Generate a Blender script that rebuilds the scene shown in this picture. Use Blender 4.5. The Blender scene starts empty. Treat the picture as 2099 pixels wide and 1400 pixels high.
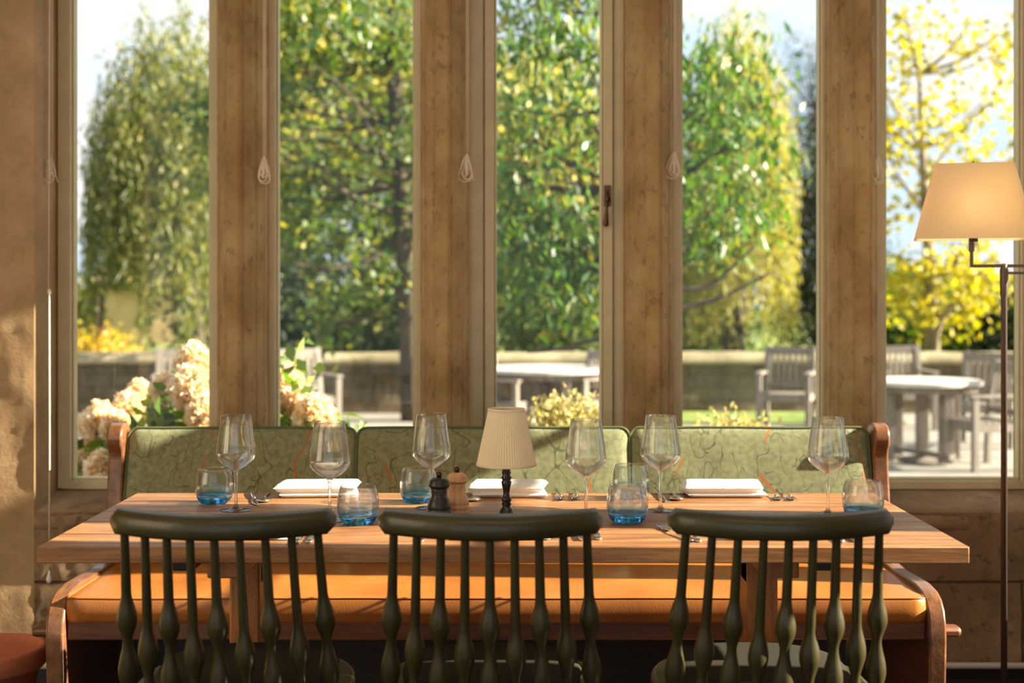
import bpy, bmesh, math, random
import numpy as np
from mathutils import Vector, Matrix, noise

# ------------------------------------------------------------------ camera, sky, sun, exposure
F = 2743.0; CX = 1049.5; HY = 597.0; CAMZ = 1.30
SC = bpy.context.scene
COL = SC.collection
cam_d = bpy.data.cameras.new('camera'); cam = bpy.data.objects.new('camera', cam_d); COL.objects.link(cam)
cam.location = (0, 0, CAMZ); cam.rotation_euler = (math.radians(90), 0, 0)
cam_d.sensor_width = 36; cam_d.lens = 36 * F / 2099
cam_d.shift_y = -(700 - HY) / 2099
cam_d.clip_start = 0.05; cam_d.clip_end = 400
cam_d.dof.use_dof = True; cam_d.dof.focus_distance = 3.35; cam_d.dof.aperture_fstop = 2.6
SC.camera = cam
SC.view_settings.view_transform = 'Standard'; SC.view_settings.look = 'None'
SC.view_settings.exposure = 0.0; SC.view_settings.gamma = 1.0
SC.view_settings.use_curve_mapping = False
SC.cycles.use_denoising = True
SC.cycles.max_bounces = 14; SC.cycles.transparent_max_bounces = 24
SC.cycles.transmission_bounces = 12; SC.cycles.glossy_bounces = 4; SC.cycles.diffuse_bounces = 4
SC.cycles.sample_clamp_indirect = 6.0
SC.cycles.caustics_reflective = False

w = bpy.data.worlds.new('world'); SC.world = w; w.use_nodes = True
nt = w.node_tree; nt.nodes.clear()
tc = nt.nodes.new('ShaderNodeTexCoord'); mp = nt.nodes.new('ShaderNodeMapping'); mp.inputs['Scale'].default_value = (1, 1, 2.4)
nz = nt.nodes.new('ShaderNodeTexNoise'); nz.inputs['Scale'].default_value = 5.5; nz.inputs['Detail'].default_value = 5
rp = nt.nodes.new('ShaderNodeValToRGB')
rp.color_ramp.elements[0].position = 0.40; rp.color_ramp.elements[0].color = (0.70, 0.84, 1.0, 1)
rp.color_ramp.elements[1].position = 0.58; rp.color_ramp.elements[1].color = (1.0, 0.99, 0.97, 1)
bg = nt.nodes.new('ShaderNodeBackground'); bg.inputs['Strength'].default_value = 1.22
wo = nt.nodes.new('ShaderNodeOutputWorld')
nt.links.new(tc.outputs['Generated'], mp.inputs[0]); nt.links.new(mp.outputs[0], nz.inputs[0])
nt.links.new(nz.outputs[0], rp.inputs[0]); nt.links.new(rp.outputs[0], bg.inputs[0]); nt.links.new(bg.outputs[0], wo.inputs[0])

sd = bpy.data.lights.new('sun', 'SUN'); sd.energy = 25; sd.angle = math.radians(0.55); sd.color = (1.0, 0.88, 0.68)
sun = bpy.data.objects.new('sun', sd); COL.objects.link(sun)
SUN_DIR = Vector((-1, 0.055, -0.42)).normalized()
sun.rotation_euler = SUN_DIR.to_track_quat('-Z', 'Y').to_euler(); sun.location = (8, 3, 6)

def area(name, loc, rot, size, energy, color):
    d = bpy.data.lights.new(name, 'AREA'); d.shape = 'RECTANGLE'; d.size, d.size_y = size; d.energy = energy; d.color = color
    o = bpy.data.objects.new(name, d); COL.objects.link(o); o.location = loc; o.rotation_euler = rot; return o
# added warm fill lights that brighten the room, one at the left, one overhead
area('left_window_daylight', (-3.25, 1.4, 1.75), (0, math.radians(-90), math.radians(14)), (1.9, 2.2), 62, (1.0, 0.82, 0.58))
area('ceiling_lamp_light', (0.3, 1.6, 3.2), (math.radians(48), 0, 0), (2.4, 0.8), 15, (1.0, 0.80, 0.56))

def P(px, py, D):
    return Vector(((px - CX) / F * D, D, CAMZ - (py - HY) / F * D))
TZ = 0.75
def T(px, py):                       # a point on the table top
    D = (CAMZ - TZ) * F / (py - HY)
    return Vector(((px - CX) / F * D, D, TZ))

# ------------------------------------------------------------------ materials
def newmat(name):
    m = bpy.data.materials.new(name); m.use_nodes = True
    nt = m.node_tree; b = nt.nodes['Principled BSDF']; return m, nt, b
def N(nt, t, **kw):
    n = nt.nodes.new(t)
    for k, v in kw.items():
        if k in n.inputs: n.inputs[k].default_value = v
        else: setattr(n, k, v)
    return n
def L(nt, a, b): nt.links.new(a, b)
def c4(c): return (c[0], c[1], c[2], 1)
def srgb(r, g, b):
    f = lambda v: (v / 255 / 12.92) if v / 255 <= 0.04045 else ((v / 255 + 0.055) / 1.055) ** 2.4
    return (f(r), f(g), f(b))
def ramp(nt, stops):
    r = N(nt, 'ShaderNodeValToRGB'); e = r.color_ramp.elements
    while len(e) > len(stops): e.remove(e[-1])
    while len(e) < len(stops): e.new(0.5)
    for i, (p, c) in enumerate(stops): e[i].position = p; e[i].color = c4(c)
    return r
def noisemat(name, stops, scale=8, stretch=(1, 1, 1), rough=0.6, bump=0.0, bscale=40, metallic=0, detail=6, coat=0, bdist=0.01, sheen=0, spec=0.5):
    m, nt, b = newmat(name)
    tc = N(nt, 'ShaderNodeTexCoord'); mp = N(nt, 'ShaderNodeMapping', Scale=stretch); L(nt, tc.outputs['Object'], mp.inputs[0])
    nz = N(nt, 'ShaderNodeTexNoise', Scale=scale, Detail=detail); L(nt, mp.outputs[0], nz.inputs[0])
    r = ramp(nt, stops); L(nt, nz.outputs[0], r.inputs[0]); L(nt, r.outputs[0], b.inputs['Base Color'])
    b.inputs['Roughness'].default_value = rough; b.inputs['Metallic'].default_value = metallic
    b.inputs['Coat Weight'].default_value = coat; b.inputs['Sheen Weight'].default_value = sheen
    b.inputs['Specular IOR Level'].default_value = spec
    if bump:
        n2 = N(nt, 'ShaderNodeTexNoise', Scale=bscale, Detail=8); L(nt, mp.outputs[0], n2.inputs[0])
        bp = N(nt, 'ShaderNodeBump', Strength=bump, Distance=bdist); L(nt, n2.outputs[0], bp.inputs['Height']); L(nt, bp.outputs[0], b.inputs['Normal'])
    return m
def stonemat(name, stops, joints=None, rough=0.9, bump=0.9, pit=(0.10, 0.06, 0.035), pitamt=0.6, stretch=(1, 1, 1)):
    m, nt, b = newmat(name)
    tc = N(nt, 'ShaderNodeTexCoord'); mp = N(nt, 'ShaderNodeMapping', Scale=stretch); L(nt, tc.outputs['Object'], mp.inputs[0])
    n1 = N(nt, 'ShaderNodeTexNoise', Scale=3.2, Detail=9, Roughness=0.62); L(nt, mp.outputs[0], n1.inputs[0])
    r = ramp(nt, stops); L(nt, n1.outputs[0], r.inputs[0])
    n2 = N(nt, 'ShaderNodeTexNoise', Scale=16, Detail=8, Roughness=0.7); L(nt, mp.outputs[0], n2.inputs[0])
    pr = ramp(nt, [(0.0, (1, 1, 1)), (0.36, (0.85, 0.85, 0.85)), (0.45, (0, 0, 0))]); L(nt, n2.outputs[0], pr.inputs[0])
    ma = N(nt, 'ShaderNodeMath', operation='MULTIPLY'); ma.inputs[1].default_value = pitamt; L(nt, pr.outputs[0], ma.inputs[0])
    mx = N(nt, 'ShaderNodeMix', data_type='RGBA'); L(nt, ma.outputs[0], mx.inputs[0]); L(nt, r.outputs[0], mx.inputs[6]); mx.inputs[7].default_value = c4(pit)
    out = mx.outputs[2]
    n3 = N(nt, 'ShaderNodeTexNoise', Scale=70, Detail=8, Roughness=0.75); L(nt, mp.outputs[0], n3.inputs[0])
    h = N(nt, 'ShaderNodeMath', operation='MULTIPLY_ADD'); L(nt, n2.outputs[0], h.inputs[0]); h.inputs[1].default_value = 2.0; L(nt, n3.outputs[0], h.inputs[2])
    hout = h.outputs[0]
    if joints:
        sx = N(nt, 'ShaderNodeSeparateXYZ'); L(nt, tc.outputs['Object'], sx.inputs[0])
        cb = N(nt, 'ShaderNodeCombineXYZ'); L(nt, sx.outputs['X'], cb.inputs['X']); L(nt, sx.outputs['Z'], cb.inputs['Y'])
        wv = N(nt, 'ShaderNodeTexNoise', Scale=5.0); L(nt, tc.outputs['Object'], wv.inputs[0])
        va = N(nt, 'ShaderNodeVectorMath', operation='MULTIPLY_ADD'); L(nt, wv.outputs['Color'], va.inputs[0]); va.inputs[1].default_value = (0.02, 0.02, 0); L(nt, cb.outputs[0], va.inputs[2])
        bk = N(nt, 'ShaderNodeTexBrick', Scale=1.0); L(nt, va.outputs[0], bk.inputs[0])
        bk.inputs['Brick Width'].default_value = joints[0]; bk.inputs['Row Height'].default_value = joints[1]
        bk.inputs['Mortar Size'].default_value = 0.006; bk.inputs['Mortar Smooth'].default_value = 0.6
        mj = N(nt, 'ShaderNodeMix', data_type='RGBA'); L(nt, bk.outputs['Fac'], mj.inputs[0]); L(nt, out, mj.inputs[6]); mj.inputs[7].default_value = c4([v * joints[2] for v in stops[0][1]])
        out = mj.outputs[2]
        hj = N(nt, 'ShaderNodeMath', operation='MULTIPLY_ADD'); L(nt, bk.outputs['Fac'], hj.inputs[0]); hj.inputs[1].default_value = -1.2; L(nt, hout, hj.inputs[2]); hout = hj.outputs[0]
    L(nt, out, b.inputs['Base Color'])
    bp = N(nt, 'ShaderNodeBump', Strength=bump, Distance=0.008); L(nt, hout, bp.inputs['Height']); L(nt, bp.outputs[0], b.inputs['Normal'])
    b.inputs['Roughness'].default_value = rough; b.inputs['Specular IOR Level'].default_value = 0.25
    return m
def woodmat(name, c1, c2, c3, axis='X', rough=0.5, scale=1.0, coat=0.0, bump=0.15):
    m, nt, b = newmat(name)
    st = {'X': (1.2, 14, 14), 'Y': (14, 1.2, 14), 'Z': (14, 14, 1.2)}[axis]
    st = tuple(s * scale for s in st)
    tc = N(nt, 'ShaderNodeTexCoord'); mp = N(nt, 'ShaderNodeMapping', Scale=st); L(nt, tc.outputs['Object'], mp.inputs[0])
    n1 = N(nt, 'ShaderNodeTexNoise', Scale=2.2, Detail=8, Distortion=0.8, Roughness=0.6); L(nt, mp.outputs[0], n1.inputs[0])
    r = ramp(nt, [(0.28, c1), (0.5, c2), (0.72, c3)]); L(nt, n1.outputs[0], r.inputs[0])
    n2 = N(nt, 'ShaderNodeTexNoise', Scale=14, Detail=4); L(nt, mp.outputs[0], n2.inputs[0])
    r2 = ramp(nt, [(0.35, (0.72, 0.72, 0.72)), (0.55, (1, 1, 1))]); L(nt, n2.outputs[0], r2.inputs[0])
    mx = N(nt, 'ShaderNodeMix', data_type='RGBA', blend_type='MULTIPLY'); mx.inputs[0].default_value = 0.8
    L(nt, r.outputs[0], mx.inputs[6]); L(nt, r2.outputs[0], mx.inputs[7]); L(nt, mx.outputs[2], b.inputs['Base Color'])
    bp = N(nt, 'ShaderNodeBump', Strength=bump, Distance=0.003); L(nt, n2.outputs[0], bp.inputs['Height']); L(nt, bp.outputs[0], b.inputs['Normal'])
    b.inputs['Roughness'].default_value = rough; b.inputs['Coat Weight'].default_value = coat
    return m
def flat(name, c, rough=0.5, metallic=0, coat=0, spec=0.5):
    v = [(0.3, [x * 0.9 for x in c]), (0.7, [min(1, x * 1.06) for x in c])]
    return noisemat(name, v, scale=12, rough=rough, metallic=metallic, coat=coat, spec=spec)
def leafmat(name, cols, rough=0.55, trans=0.48):
    m = bpy.data.materials.new(name); m.use_nodes = True; nt = m.node_tree; nt.nodes.clear()
    g = N(nt, 'ShaderNodeNewGeometry')
    r = ramp(nt, [(i / (len(cols) - 1), c) for i, c in enumerate(cols)]); L(nt, g.outputs['Random Per Island'], r.inputs[0])
    d = N(nt, 'ShaderNodeBsdfDiffuse'); t = N(nt, 'ShaderNodeBsdfTranslucent'); gl = N(nt, 'ShaderNodeBsdfGlossy', Roughness=rough)
    hs = N(nt, 'ShaderNodeHueSaturation', Saturation=1.15, Value=1.25); L(nt, r.outputs[0], hs.inputs['Color'])
    L(nt, r.outputs[0], d.inputs[0]); L(nt, hs.outputs[0], t.inputs[0])
    m1 = N(nt, 'ShaderNodeMixShader'); m1.inputs[0].default_value = trans; L(nt, d.outputs[0], m1.inputs[1]); L(nt, t.outputs[0], m1.inputs[2])
    m2 = N(nt, 'ShaderNodeMixShader'); m2.inputs[0].default_value = 0.04; L(nt, m1.outputs[0], m2.inputs[1]); L(nt, gl.outputs[0], m2.inputs[2])
    o = N(nt, 'ShaderNodeOutputMaterial'); L(nt, m2.outputs[0], o.inputs[0]); return m
def glassmat(name, color=(1, 1, 1), tmix=0.55, grad=None, boost=1.0, rough=0.0):
    """thin clear glass: see-through body with a Fresnel sheen, plus some true refraction"""
    m = bpy.data.materials.new(name); m.use_nodes = True; nt = m.node_tree; nt.nodes.clear()
    tr = N(nt, 'ShaderNodeBsdfTransparent'); gs = N(nt, 'ShaderNodeBsdfGlossy', Roughness=0.02)
    g = N(nt, 'ShaderNodeBsdfGlass', IOR=1.45, Roughness=rough)
    tr.inputs[0].default_value = c4(color); g.inputs[0].default_value = c4(color)
    if grad:
        tc = N(nt, 'ShaderNodeTexCoord'); sx = N(nt, 'ShaderNodeSeparateXYZ'); L(nt, tc.outputs['Object'], sx.inputs[0])
        mr = N(nt, 'ShaderNodeMapRange'); mr.inputs['From Min'].default_value = grad[0]; mr.inputs['From Max'].default_value = grad[1]; L(nt, sx.outputs['Z'], mr.inputs[0])
        mx = N(nt, 'ShaderNodeMix', data_type='RGBA'); L(nt, mr.outputs[0], mx.inputs[0]); mx.inputs[6].default_value = c4(color); mx.inputs[7].default_value = (0.97, 0.985, 1, 1)
        L(nt, mx.outputs[2], tr.inputs[0]); L(nt, mx.outputs[2], g.inputs[0])
    lw = N(nt, 'ShaderNodeLayerWeight', Blend=0.5); pw = N(nt, 'ShaderNodeMath', operation='POWER'); pw.inputs[1].default_value = 3.0; L(nt, lw.outputs['Facing'], pw.inputs[0])
    fm = N(nt, 'ShaderNodeMath', operation='MULTIPLY_ADD'); fm.inputs[1].default_value = 0.55 * boost; fm.inputs[2].default_value = 0.022 * boost; L(nt, pw.outputs[0], fm.inputs[0])
    a = N(nt, 'ShaderNodeMixShader'); L(nt, fm.outputs[0], a.inputs[0]); L(nt, tr.outputs[0], a.inputs[1]); L(nt, gs.outputs[0], a.inputs[2])
    b = N(nt, 'ShaderNodeMixShader'); b.inputs[0].default_value = 1 - tmix; L(nt, a.outputs[0], b.inputs[1]); L(nt, g.outputs[0], b.inputs[2])
    o = N(nt, 'ShaderNodeOutputMaterial'); L(nt, b.outputs[0], o.inputs[0]); return m
def clothmat(name, c, trans=0.3, bump=0.2, bscale=300, stretch=(1, 1, 1)):
    m = noisemat(name, [(0.3, [x * 0.93 for x in c]), (0.7, c)], scale=20, rough=0.9, bump=bump, bscale=bscale, stretch=stretch, bdist=0.002, spec=0.1)
    if trans:
        nt = m.node_tree; b = nt.nodes['Principled BSDF']; o = nt.nodes['Material Output']
        t = N(nt, 'ShaderNodeBsdfTranslucent'); t.inputs[0].default_value = c4(c)
        mx = N(nt, 'ShaderNodeMixShader'); mx.inputs[0].default_value = trans; L(nt, b.outputs[0], mx.inputs[1]); L(nt, t.outputs[0], mx.inputs[2]); L(nt, mx.outputs[0], o.inputs[0])
    return m
def fabric_pattern():
    m, nt, b = newmat('green_patterned_fabric')
    tc = N(nt, 'ShaderNodeTexCoord'); V = tc.outputs['Object']
    n1 = N(nt, 'ShaderNodeTexNoise', Scale=60, Detail=6); L(nt, V, n1.inputs[0])
    base = ramp(nt, [(0.3, srgb(112, 116, 84)), (0.7, srgb(140, 146, 110))]); L(nt, n1.outputs[0], base.inputs[0])
    def isoline(scale, level, width, seed, detail=1.0, dist=0.6):
        mp = N(nt, 'ShaderNodeMapping', Location=(seed, seed * .7, seed * 1.3), Scale=(1, 0.2, 0.8)); L(nt, V, mp.inputs[0])
        n = N(nt, 'ShaderNodeTexNoise', Scale=scale, Detail=detail, Distortion=dist); L(nt, mp.outputs[0], n.inputs[0])
        s = N(nt, 'ShaderNodeMath', operation='SUBTRACT'); L(nt, n.outputs[0], s.inputs[0]); s.inputs[1].default_value = level
        a = N(nt, 'ShaderNodeMath', operation='ABSOLUTE'); L(nt, s.outputs[0], a.inputs[0])
        l = N(nt, 'ShaderNodeMath', operation='LESS_THAN'); L(nt, a.outputs[0], l.inputs[0]); l.inputs[1].default_value = width; return l.outputs[0]
    def mask(scale, thr, seed):
        mp = N(nt, 'ShaderNodeMapping', Location=(seed, seed, seed)); L(nt, V, mp.inputs[0])
        n = N(nt, 'ShaderNodeTexNoise', Scale=scale, Detail=1); L(nt, mp.outputs[0], n.inputs[0])
        g = N(nt, 'ShaderNodeMath', operation='GREATER_THAN'); L(nt, n.outputs[0], g.inputs[0]); g.inputs[1].default_value = thr; return g.outputs[0]
    def mul(a, b_):
        x = N(nt, 'ShaderNodeMath', operation='MULTIPLY'); L(nt, a, x.inputs[0]); L(nt, b_, x.inputs[1]); return x.outputs[0]
    def mx_(a, b_):
        x = N(nt, 'ShaderNodeMath', operation='MAXIMUM'); L(nt, a, x.inputs[0]); L(nt, b_, x.inputs[1]); return x.outputs[0]
    lines = mx_(mul(isoline(15, 0.5, 0.008, 3.1, 0.5, 0.3), mask(7, 0.42, 5)), mul(isoline(25, 0.47, 0.010, 9.4, 0.5, 0.5), mask(8, 0.46, 15)))
    # orange stems: wavy vertical strokes
    sx = N(nt, 'ShaderNodeSeparateXYZ'); L(nt, V, sx.inputs[0])
    ws = N(nt, 'ShaderNodeTexNoise', Scale=7, Detail=0); L(nt, V, ws.inputs[0])
    xa = N(nt, 'ShaderNodeMath', operation='MULTIPLY_ADD'); L(nt, ws.outputs[0], xa.inputs[0]); xa.inputs[1].default_value = 0.16; L(nt, sx.outputs['X'], xa.inputs[2])
    fr = N(nt, 'ShaderNodeMath', operation='PINGPONG'); L(nt, xa.outputs[0], fr.inputs[0]); fr.inputs[1].default_value = 0.15
    lt = N(nt, 'ShaderNodeMath', operation='LESS_THAN'); L(nt, fr.outputs[0], lt.inputs[0]); lt.inputs[1].default_value = 0.0042
    orange = mul(lt.outputs[0], mask(9, 0.50, 2))
    m1 = N(nt, 'ShaderNodeMix', data_type='RGBA'); L(nt, lines, m1.inputs[0]); L(nt, base.outputs[0], m1.inputs[6]); m1.inputs[7].default_value = c4(srgb(88, 94, 66))
    m2 = N(nt, 'ShaderNodeMix', data_type='RGBA'); L(nt, orange, m2.inputs[0]); L(nt, m1.outputs[2], m2.inputs[6]); m2.inputs[7].default_value = c4(srgb(160, 104, 58))
    L(nt, m2.outputs[2], b.inputs['Base Color']); b.inputs['Roughness'].default_value = 0.85; b.inputs['Sheen Weight'].default_value = 0.25
    b.inputs['Specular IOR Level'].default_value = 0.15
    bp = N(nt, 'ShaderNodeBump', Strength=0.25, Distance=0.002); n5 = N(nt, 'ShaderNodeTexNoise', Scale=500); L(nt, V, n5.inputs[0]); L(nt, n5.outputs[0], bp.inputs['Height']); L(nt, bp.outputs[0], b.inputs['Normal'])
    return m

M = {}
M['wall'] = stonemat('old_stone_wall', [(0.25, srgb(104, 84, 62)), (0.5, srgb(150, 124, 94)), (0.75, srgb(184, 158, 124))], joints=(1.15, 0.33, 0.85), pitamt=0.85, bump=1.0)
M['pier'] = stonemat('worn_plaster', [(0.25, srgb(148, 118, 86)), (0.5, srgb(178, 148, 110)), (0.75, srgb(202, 174, 136))], pitamt=0.18, bump=0.6)
M['mullion'] = stonemat('weathered_mullion_stone', [(0.25, srgb(140, 108, 66)), (0.5, srgb(184, 152, 104)), (0.75, srgb(208, 182, 136))], pitamt=0.5, bump=0.7, stretch=(1.4, 1.4, 1.2))
M['sill'] = stonemat('rough_sill_stone', [(0.25, srgb(120, 96, 70)), (0.5, srgb(168, 140, 108)), (0.75, srgb(198, 172, 138))], pitamt=0.7)
M['frame'] = flat('cream_painted_timber', srgb(204, 190, 150), rough=0.45)
M['pane'] = glassmat('window_glass', (0.97, 0.985, 0.975), tmix=1.0, boost=0.55)
M['floor'] = woodmat('dark_floorboards', srgb(38, 28, 22), srgb(56, 42, 32), srgb(70, 54, 42), axis='X', rough=0.35)
M['ceiling'] = flat('plaster_ceiling', srgb(232, 220, 196), rough=0.9)
M['roomwall'] = flat('warm_room_plaster', srgb(205, 176, 136), rough=0.9)
M['oak'] = woodmat('oiled_oak_top', srgb(108, 68, 36), srgb(152, 104, 60), srgb(182, 136, 88), axis='X', rough=0.45)
M['oak_leg'] = woodmat('oiled_oak_leg', srgb(164, 100, 52), srgb(190, 122, 68), srgb(204, 138, 82), axis='Z', rough=0.45)
M['bench'] = woodmat('varnished_bench_wood', srgb(86, 54, 34), srgb(118, 78, 50), srgb(142, 98, 66), axis='Y', rough=0.32, coat=0.25, scale=0.6)
M['benchrail'] = woodmat('varnished_bench_rail', srgb(84, 50, 28), srgb(108, 66, 38), srgb(130, 82, 50), axis='X', rough=0.38, coat=0.2, scale=0.6)
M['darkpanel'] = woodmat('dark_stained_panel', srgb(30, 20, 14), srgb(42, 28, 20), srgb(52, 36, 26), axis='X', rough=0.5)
M['leather'] = noisemat('tan_leather', [(0.3, srgb(150, 88, 34)), (0.55, srgb(172, 106, 44)), (0.75, srgb(186, 122, 58))], scale=5, rough=0.38, bump=0.18, bscale=180, bdist=0.002)
M['fabric'] = fabric_pattern()
M['piping'] = flat('dark_green_piping', srgb(86, 96, 58), rough=0.7)
M['olive'] = noisemat('olive_painted_wood', [(0.3, srgb(50, 45, 19)), (0.7, srgb(62, 56, 25))], scale=9, rough=0.42, bump=0.04, bscale=60, coat=0.1)
M['pad'] = clothmat('grey_seat_pad', srgb(54, 51, 44), trans=0, bump=0.4)
M['wine'] = glassmat('clear_glass', (0.99, 0.995, 1.0), tmix=0.72, boost=2.0)
M['stem'] = glassmat('clear_solid_glass', (0.98, 0.99, 1.0), tmix=0.5)
M['bluebase'] = glassmat('blue_glass', (0.34, 0.72, 1.0), tmix=0.12, boost=1.3)
M['tumbler'] = glassmat('tinted_tumbler_glass', (0.62, 0.86, 1.0), tmix=0.75, grad=(0.018, 0.046), boost=1.8)
M['napkin'] = clothmat('white_linen', srgb(246, 244, 240), trans=0.15)
M['shade'] = clothmat('cream_pleated_shade', srgb(253, 243, 216), trans=0.35)
M['bigshade'] = clothmat('cream_linen_shade', srgb(250, 236, 208), trans=0.6, bscale=500)
M['black'] = flat('black_lacquer', (0.012, 0.011, 0.012), rough=0.25)
M['blackwood'] = flat('black_turned_wood', (0.02, 0.018, 0.017), rough=0.35)
M['beech'] = woodmat('pale_beech', srgb(196, 140, 96), srgb(212, 160, 116), srgb(224, 176, 134), axis='Z', rough=0.45, scale=3)
M['steel'] = flat('polished_steel', (0.62, 0.60, 0.57), rough=0.18, metallic=1)
M['bronze'] = flat('dark_bronze', (0.10, 0.055, 0.025), rough=0.3, metallic=1)
M['lampmetal'] = flat('dark_bronze_lamp', (0.13, 0.09, 0.065), rough=0.4, metallic=0.5)
M['iron'] = flat('black_iron', (0.02, 0.018, 0.016), rough=0.5)
M['cord'] = flat('cream_cord', srgb(226, 214, 188), rough=0.8)
M['pull'] = flat('white_plastic', srgb(238, 232, 218), rough=0.35)
M['pipe'] = flat('white_painted_pipe', srgb(206, 198, 186), rough=0.35)
M['terracotta'] = noisemat('terracotta', [(0.3, srgb(168, 92, 60)), (0.6, srgb(192, 112, 76)), (0.8, srgb(204, 132, 100))], scale=7, rough=0.8, bump=0.2, bscale=90)
M['soil'] = noisemat('potting_soil', [(0.3, (0.02, 0.013, 0.008)), (0.7, (0.06, 0.04, 0.025))], scale=40, rough=1, bump=1, bscale=80)
M['paving'] = noisemat('pale_stone_paving', [(0.3, srgb(128, 122, 114)), (0.7, srgb(158, 152, 144))], scale=2.5, rough=0.85, bump=0.3, bscale=20)
M['grass'] = noisemat('lawn', [(0.3, srgb(88, 112, 44)), (0.7, srgb(146, 158, 72))], scale=3, rough=0.95, bump=0.8, bscale=60)
M['teak'] = woodmat('weathered_teak', srgb(112, 102, 92), srgb(136, 126, 115), srgb(160, 150, 140), axis='Z', rough=0.7)
M['teak_top'] = woodmat('sun_bleached_teak', srgb(178, 170, 160), srgb(204, 198, 190), srgb(222, 218, 210), axis='X', rough=0.6)  # lighter teak: sunlight on the table tops is put into the colour
M['gardenwall'] = stonemat('lichened_garden_wall', [(0.25, srgb(66, 60, 42)), (0.5, srgb(112, 98, 76)), (0.75, srgb(150, 134, 108))], joints=(0.42, 0.17, 0.4), pitamt=0.8, stretch=(0.5, 0.5, 0.5))
M['coping'] = stonemat('coping_stone', [(0.25, srgb(110, 100, 74)), (0.5, srgb(158, 146, 116)), (0.75, srgb(196, 184, 154))], pitamt=0.5, stretch=(0.5, 0.5, 0.5))
M['bark'] = noisemat('tree_bark', [(0.3, srgb(50, 42, 32)), (0.7, srgb(92, 80, 62))], scale=6, stretch=(2, 2, 0.5), rough=0.9, bump=0.8, bscale=16)
M['palebark'] = noisemat('pale_bark', [(0.3, srgb(96, 82, 60)), (0.7, srgb(150, 134, 104))], scale=6, stretch=(2, 2, 0.5), rough=0.9, bump=0.6, bscale=16)
M['house'] = stonemat('cottage_stone', [(0.25, srgb(170, 140, 100)), (0.5, srgb(204, 174, 130)), (0.75, srgb(222, 196, 152))], pitamt=0.2, stretch=(0.3, 0.3, 0.3))
M['roof'] = noisemat('stone_roof_tiles', [(0.3, srgb(96, 84, 70)), (0.7, srgb(142, 126, 106))], scale=3, rough=0.9)
def lf(*c, k=0.60): return [tuple(k * v for v in srgb(*x)) for x in c]
M['l_willow'] = leafmat('willow_leaves', lf((72, 92, 38), (112, 128, 54), (158, 160, 76), (204, 194, 110), k=0.66))
M['l_gold'] = leafmat('golden_willow_leaves', lf((150, 150, 56), (200, 192, 88), (232, 220, 124), (176, 172, 90), k=0.62))
M['l_green'] = leafmat('broad_green_leaves', lf((62, 96, 30), (96, 130, 38), (140, 160, 52), (80, 118, 60), (206, 196, 80), k=0.58))
M['l_peach'] = leafmat('drooping_green_leaves', lf((64, 108, 40), (96, 144, 56), (138, 176, 64), (110, 156, 96), (198, 186, 64), k=0.5), rough=0.42)
M['l_dark'] = leafmat('dark_evergreen_leaves', lf((22, 38, 22), (40, 60, 30), (60, 82, 38)), trans=0.2)
M['l_back'] = leafmat('backdrop_leaves', lf((120, 136, 50), (176, 176, 78), (226, 212, 118), (240, 226, 150), k=0.85))
M['l_yellow'] = leafmat('yellow_autumn_leaves', lf((150, 152, 40), (206, 190, 50), (240, 220, 84), (190, 190, 76), k=0.72), trans=0.45)
M['l_fir'] = leafmat('blue_fir_needles', lf((52, 72, 78), (84, 104, 110), (110, 128, 130)), trans=0.2)
M['l_hyd'] = leafmat('hydrangea_leaves', lf((70, 104, 28), (120, 156, 46), (176, 196, 70)))
M['l_petal'] = leafmat('dried_hydrangea_petals', lf((246, 220, 176), (252, 236, 200), (255, 248, 228), (230, 192, 142), (255, 252, 242), k=1.0), trans=0.45)
M['l_hedge'] = leafmat('pale_shrub_leaves', lf((120, 122, 60), (180, 172, 100), (222, 208, 150), (200, 168, 120), k=0.9))
M['l_shrub'] = leafmat('yellow_shrub_leaves', lf((150, 150, 50), (220, 200, 80), (230, 160, 90), k=0.9))

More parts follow.
